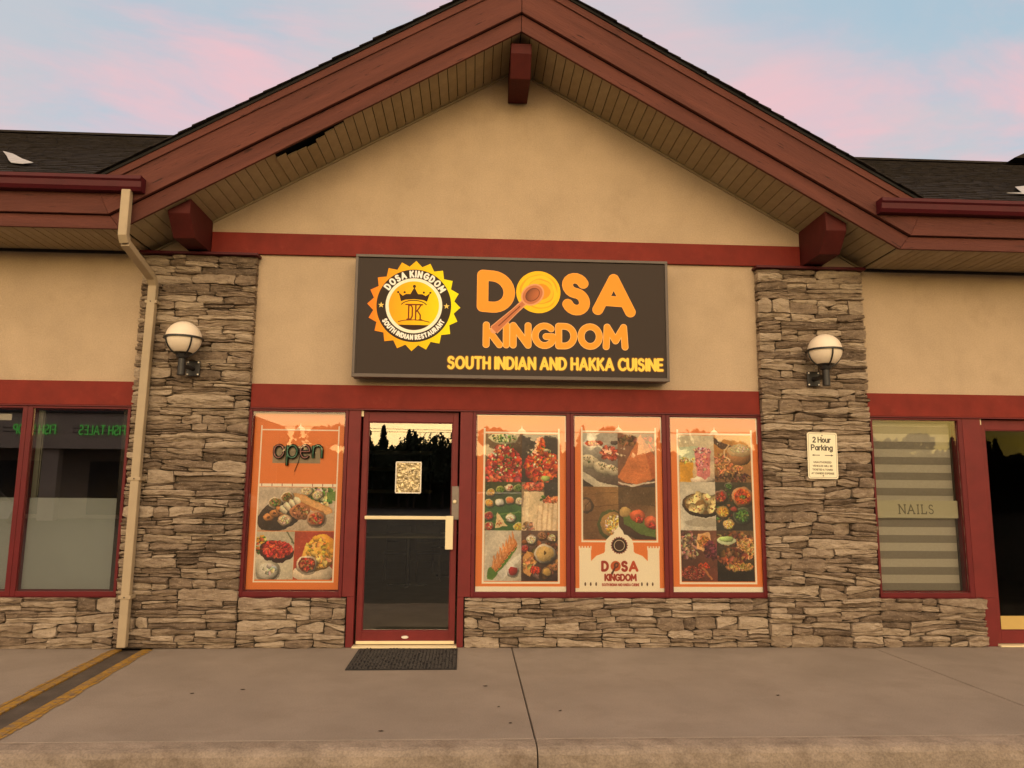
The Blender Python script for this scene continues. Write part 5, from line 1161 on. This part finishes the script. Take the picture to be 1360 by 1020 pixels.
# left shop: frosted film, white sticker, inner frame; right shop: striped blind, etched sign
for x0, x1, l in ((-4.120, -3.254, 'grey green frosted film on the lower half of the glass left of the downpipe'), (-5.154, -4.214, 'grey green frosted film on the glass at the far left edge')):
    tag(box('privacy_film', 'frost', None, x0 + .002, x1 - .002, .040, .042, .500, 1.335), l, 'film', 'frosted films in the left shop windows')
tag(MB().box(-4.116, -4.062, .05, .058, 1.34, 2.16).box(-4.055, -4.047, .05, .066, 1.34, 2.16).build('curtain_track', mat('pale_green_metal', (.20, .20, .15), .5, .1, 4)), 'pale grey green upright rail behind the glass beside the red mullion', 'rail')
tag(box('window_sticker', 'white', None, -4.52, -4.345, .036, .039, 2.055, 2.115), 'small white sticker at the top of the far left window', 'sticker')
def blind():
    t = thing('window_blind', 'striped zebra roller blind behind the nail salon window', 'blind', (4.39, .10, .5))
    z = 0; i = 0; x0, x1 = -.425, .420
    while z < 1.66:
        h = .080 if i % 2 else .074
        box('blind_band', 'blind_l' if i % 2 else 'blind_d', t, x0, x1, .0 + (.004 if i % 2 else 0), .003 + (.004 if i % 2 else 0), z, min(z + h - .0005, 1.675)); z += h; i += 1
    box('bottom_bar', 'white', t, x0 - .0, x1, -.012, .012, -.028, -.002, bevel=.004)
    box('side_channel', 'steel', t, x1 + .003, x1 + .03, -.02, .02, -.03, 1.68)
    cv = Canvas(1024, 200, (196, 190, 158)); ink = (112, 106, 84)
    w = 7
    def serif(pts_list, x, k=1.0):
        for pts in pts_list: cv.stroke([(x + a * 86 * k, 150 - b * 100) for a, b in pts], w if len(pts) < 9 else w - 1, ink)
        
    serif([[(0, 0), (0, 1)], [(0, 1), (.8, 0)], [(.8, 0), (.8, 1)], [(-.1, 0), (.1, 0)], [(-.12, 1), (.05, 1)], [(.7, 1), (.9, 1)]], 300)
    serif([[(0, 0), (.45, 1)], [(.45, 1), (.9, 0)], [(.17, .36), (.72, .36)], [(-.1, 0), (.1, 0)], [(.8, 0), (1.0, 0)]], 405)
    serif([[(0, 0), (0, 1)], [(-.1, 0), (.1, 0)], [(-.1, 1), (.1, 1)]], 530)
    serif([[(0, 0), (0, 1)], [(-.1, 1), (.1, 1)], [(-.1, 0), (.6, 0)], [(.6, 0), (.62, .2)]], 580)
    serif([arc(.3, .76, .26, .24, 25, 265, 12) + arc(.3, .25, .3, .25, 85, -155, 14)], 665)
    pm = print_mat('nails_print', cv, .6, val=.75)
    o = sheet('etched_sign', pm, None, 3.966, 4.808, .0445, 1.205, 1.375); tag(o, 'pale glass strip lettered NAILS across the striped blind', 'sign')
blind()

# ================================================================== ACROSS THE LOT (seen in the glass)
def letters_on(parent, txt, xr, z, size, r, y):
    lo, W = layout(txt, .3)
    for gx, gw, ls, ch in lo:
        if not ls: continue
        mb = MB()
        for l in ls: mb.tube([(xr - (gx + px) * size * .62, y, z + py * size) for px, py in l], r, 6)
        mb.build('letter', 'neon_green', parent)
def far_plaza():
    b = thing('opposite_plaza', 'low dark shop row across the lot reflected in the left windows', 'building', (-30, -36, -.14))
    def bb(n, m, *a): return box(n, m, b, a[0] + 30, a[1] + 30, a[2] + 36, a[3] + 36, a[4] + .14, a[5] + .14)
    bb('wall', 'far_wall', -62, -13.0, -32.4, -32.16, 3.5, 5.3); bb('roof', 'far_roof', -63, -12.6, -44, -32.0, 5.31, 5.75)
    bb('rear_wall', 'far_wall', -62, -13, -44, -43.8, -.14, 5.3)
    x = -61.5; k = 0
    while x < -13.5:
        bb('pillar', 'far_wall', x, x + .8, -32.9, -32.45, -.13, 5.3); bb('shop_window', 'black', x + .85, x + 4.1, -35.69, -35.6, .1, 3.0); x += 4.95
    bb('door_wall', 'far_wall', -62, -13, -36, -35.72, -.13, 5.2)
    for txt, xr, l in (('FISH TALES', -17.75, 'green lit FISH TALES letters mirrored in the left window'), ('FISH SHOP', -21.2, 'green lit letters mirrored beside the red mullion of the left window')):
        s = thing('letter_sign', l, 'sign', (xr, -32.1, 4.22), 'green signs across the lot')
        letters_on(s, txt, 0, 0, .46, .035, .0)
        MB().box(-2.6, .1, -.055, -.03, .1, .13).box(-2.6, .1, -.055, -.03, .3, .33).build('rail', 'black', s)
far_plaza()
def tree(x, y, h, kind, lbl, seed):
    r = random.Random(seed); t = thing('pine_tree' if kind else 'broadleaf_tree', lbl, 'tree', (x, y, -.14), 'treeline across the lot seen in the door glass')
    mb = MB().tube([(0, 0, 0), (.05, .02, h * .45), (0, 0, h * .93)], [h * .022, h * .014, h * .003], 7)
    for i in range(9):
        a = r.uniform(0, 6.28); z = h * r.uniform(.2, .8); l = h * (.25 if not kind else .22 * (1 - z / h) + .03); mb.tube([(0, 0, z), (l * .6 * cos(a), l * .6 * sin(a), z + l * (.35 if not kind else -.1)), (l * cos(a), l * sin(a), z + l * (.6 if not kind else -.25))], [h * .008, h * .005, h * .002], 5)
    mb.build('trunk', 'bark', t)
    vs = []; fs = []
    def leafq(p, s):
        a = Vector((r.gauss(0, 1), r.gauss(0, 1), r.gauss(0, 1))).normalized(); b = a.orthogonal().normalized() * s; c = a.cross(b).normalized() * s * r.uniform(.5, 1)
        k = len(vs); vs.extend([p - b - c, p + b - c * .6, p + b * .7 + c, p - b * .8 + c]); fs.append((k, k + 1, k + 2, k + 3))
    if kind:
        for i in range(1100):
            z = r.uniform(.12, 1.0) ** .8; tier = .75 + .35 * ((z * 9) % 1 < .45); rad = h * .2 * (1 - z) ** .85 * tier * math.sqrt(r.uniform(.25, 1)); a = r.uniform(0, 6.28)
            leafq(Vector((rad * cos(a), rad * sin(a), h * z - .1 * rad)), h * .022)
    else:
        cl = [Vector((r.gauss(0, .16) * h, r.gauss(0, .16) * h, h * r.uniform(.38, .86))) for _ in range(14)]
        for i in range(1400):
            c = cl[i % 14]; d = Vector((r.gauss(0, 1), r.gauss(0, 1), r.gauss(0, .8))); d = d.normalized() * h * .13 * r.uniform(.4, 1.1); leafq(c + d, h * .02)
    MB().add(vs, fs).build('crown', 'leaf2' if kind else 'leaf', t, fix=False)
for i_, (x_, h_, k_, l_) in enumerate(((-10.9, 9.4, 1, 'tallest spruce at the left edge of the door glass reflection'), (-9.1, 8.3, 1, 'slim pointed spruce beside the tallest one in the door reflection'),
        (-7.4, 7.3, 0, 'low rounded tree left of the twin spruce tops in the door reflection'), (-6.5, 7.9, 1, 'left of the twin small spruce tops in the door reflection'), (-5.9, 7.7, 1, 'right of the twin small spruce tops in the door reflection'),
        (-4.3, 8.0, 0, 'broad domed leafy tree in the door reflection above the shelf planks'), (-3.0, 7.7, 0, 'smaller domed tree right of the broad one in the door reflection'), (-1.7, 9.2, 1, 'tall spruce at the right edge of the door glass reflection'))):
    tree(x_, -70, h_, k_, l_, 100 + i_)
# low hedge mass closes the treeline
def hedge():
    r = random.Random(8); vn = vnoise(91); vs = []; fs = []
    top = lambda x: 6.1 + .5 * vn(x * .35) + .45 * vn(x * 1.1, 4)
    def q(p, s):
        a = Vector((r.gauss(0, 1), r.gauss(0, 1), r.gauss(0, 1))).normalized(); b = a.orthogonal().normalized() * s; c = a.cross(b).normalized() * s; k = len(vs)
        vs.extend([p - b - c, p + b - c, p + b + c, p - b + c]); fs.append((k, k + 1, k + 2, k + 3))
    for i in range(26000):
        x = r.uniform(-95, 105); z = top(x) * r.random() ** .45; q(Vector((x, -75 + r.gauss(0, .9), z)), .24)
    x = -94                                              # crowns that stand above the mass
    while x < 104:
        if not (-12 < x < -.5):
            h = r.uniform(7.4, 9.2)
            if r.random() < .5:
                for i in range(260):
                    z = r.uniform(.45, 1); rad = (1 - z) ** .9 * h * .3 * math.sqrt(r.random()); a = r.uniform(0, 6.28); q(Vector((x + rad * cos(a), -74 + rad * sin(a), h * z)), .17)
            else:
                w = r.uniform(1.2, 2.2)
                for i in range(300):
                    d = Vector((r.gauss(0, 1), r.gauss(0, 1), r.gauss(0, 1))).normalized() * r.uniform(.5, 1); q(Vector((x + d.x * w, -74 + d.y * w, h * .82 + d.z * 1.2)), .2)
        x += r.uniform(1.6, 4.0)
    n = 200; base = len(vs)
    for i in range(n + 1):
        xx = -95 + i; t_ = top(xx) - .7; vs += [(xx, -74.6, -.1), (xx, -74.8, t_), (xx, -76, t_), (xx, -76.4, -.1)]
    for i in range(n):
        for k in range(3): fs.append((base + i * 4 + k, base + i * 4 + 4 + k, base + i * 4 + 5 + k, base + i * 4 + 1 + k))
    o = MB().add(vs, fs).build('far_wood', 'leaf', None, fix=False); tag(o, 'dark mass of bushes and trees beyond the lot', 'bushes', kind='stuff')
hedge()
def power_line():
    t = thing('power_line', 'thin sagging overhead wires across the yellow sky in the door glass', 'wires', (0, -44, 0))
    for z0, z1, sag in ((6.05, 5.75, .25), (5.55, 5.9, .2)):
        for k in range(1): MB().tube([(-26 + 52 * q / 12, 0, z0 + (z1 - z0) * q / 12 - sag * (1 - (2 * q / 12 - 1) ** 2)) for q in range(13)], .018, 5).build('wire', 'black', t)
    for x in (-26, 26): MB().tube([(x, 0, -.14), (x, 0, 6.6)], [.13, .10], 10).build('pole', 'bark', t); 
power_line()
def car(x, y, rz, paint, lbl, tall=.0):
    t = thing('parked_car', lbl, 'car', (x, y, -.14), 'cars parked across the lot'); t.rotation_euler.z = rz
    pm = mat('car_paint_' + lbl.split()[0], paint, .25, .03, 3, spec=.6)
    H = 1.45 + tall
    body = [(-2.25, .35), (-2.28, .62), (-2.15, .86), (-1.25, .98), (1.85, 1.0), (2.2, .92), (2.26, .6), (2.22, .32), (1.95, .28), (1.8, .5), (1.45, .66), (1.1, .5), (.95, .26), (-.95, .26), (-1.1, .5), (-1.45, .66), (-1.8, .5), (-1.95, .28)]
    def ext(poly, ws):
        vs = []; n = len(poly)
        for s, (w, k) in ws: vs += [(a * k, s * w, b) for a, b in poly]
        m_ = len(ws); fs = [tuple(range(n)), tuple(range(n * m_ - 1, n * (m_ - 1) - 1, -1))]
        for q in range(m_ - 1): fs += [(q * n + i, (q + 1) * n + i, (q + 1) * n + (i + 1) % n, q * n + (i + 1) % n) for i in range(n)]
        return MB().add(vs, fs)
    ext(body, [(-1, (.86, .985)), (-1, (.91, 1)), (1, (.91, 1)), (1, (.86, .985))]).build('body', pm, t, bevel=.03)
    cab = [(-1.2, .97), (-.45, H - .04), (-.2, H), (1.2, H), (1.5, H - .05), (2.05, .99)]
    ext(cab, [(-1, (.84, 1)), (-.6, (.72, 1)), (.6, (.72, 1)), (1, (.84, 1))])
    vs = []; n = len(cab)
    for s in (-1, 1): vs += [(a, s * (.85 if b < 1.1 else .68), b) for a, b in cab]
    MB().add(vs, [tuple(range(n)), tuple(range(2 * n - 1, n - 1, -1))] + [(i, n + i, n + (i + 1) % n, (i + 1) % n) for i in range(n)]).build('cabin', pm, t, bevel=.03)
    for s in (-1, 1):
        for w in ([(-.98, 1.03), (-.42, H - .1), (.30, H - .1), (.30, 1.03)], [(.36, 1.03), (.36, H - .1), (1.25, H - .1), (1.72, 1.03)]):
            yy = lambda b: s * (.862 - (b - .98) / (H - .98) * .17)
            MB().add([(a, yy(b), b) for a, b in w] + [(a, yy(b) - s * .01, b) for a, b in w], [(0, 1, 2, 3), (7, 6, 5, 4), (0, 4, 5, 1), (1, 5, 6, 2), (2, 6, 7, 3), (3, 7, 4, 0)]).build('side_window', 'black', t)
        for wx in (-1.45, 1.45):
            w = MB().lathe([(.20, -.1), (.33, -.09), (.33, .09), (.20, .1), (.20, -.1)], n=22).build('tyre', 'tyre', t); w.matrix_local = Matrix.Translation((wx, s * .80, .33)) @ Matrix.Rotation(pi / 2, 4, 'X')
            q = MB().lathe([(.0001, -.085), (.2, -.085), (.2, .085), (.0001, .085)], n=22).build('rim', 'steel', t); q.matrix_local = w.matrix_local.copy()
        box('headlight', 'white', t, -2.27, -2.16, s * .72 - .13, s * .72 + .13, .62, .76); box('tail_light', 'maroon', t, 2.16, 2.262, s * .74 - .1, s * .74 + .1, .66, .86)
    MB().add([(-1.16, -.72, 1.0), (-1.16, .72, 1.0), (-.5, .6, H - .06), (-.5, -.6, H - .06), (-1.18, -.72, 1.02), (-1.18, .72, 1.02), (-.52, .6, H - .04), (-.52, -.6, H - .04)], [(0, 1, 2, 3), (7, 6, 5, 4), (0, 4, 5, 1), (1, 5, 6, 2), (2, 6, 7, 3), (3, 7, 4, 0)]).build('windscreen', 'black', t)
car(.9, -17.5, pi / 2 + .05, (.30, .30, .31), 'silver wagon parked facing the restaurant, outlined in the door glass', .15)
car(-8.2, -19, pi / 2, (.04, .05, .08), 'navy hatchback parked between the silver wagon and the opposite plaza')
car(-21.5, -27, pi / 2 - .05, (.45, .44, .42), 'white estate parked before the opposite plaza', .1)
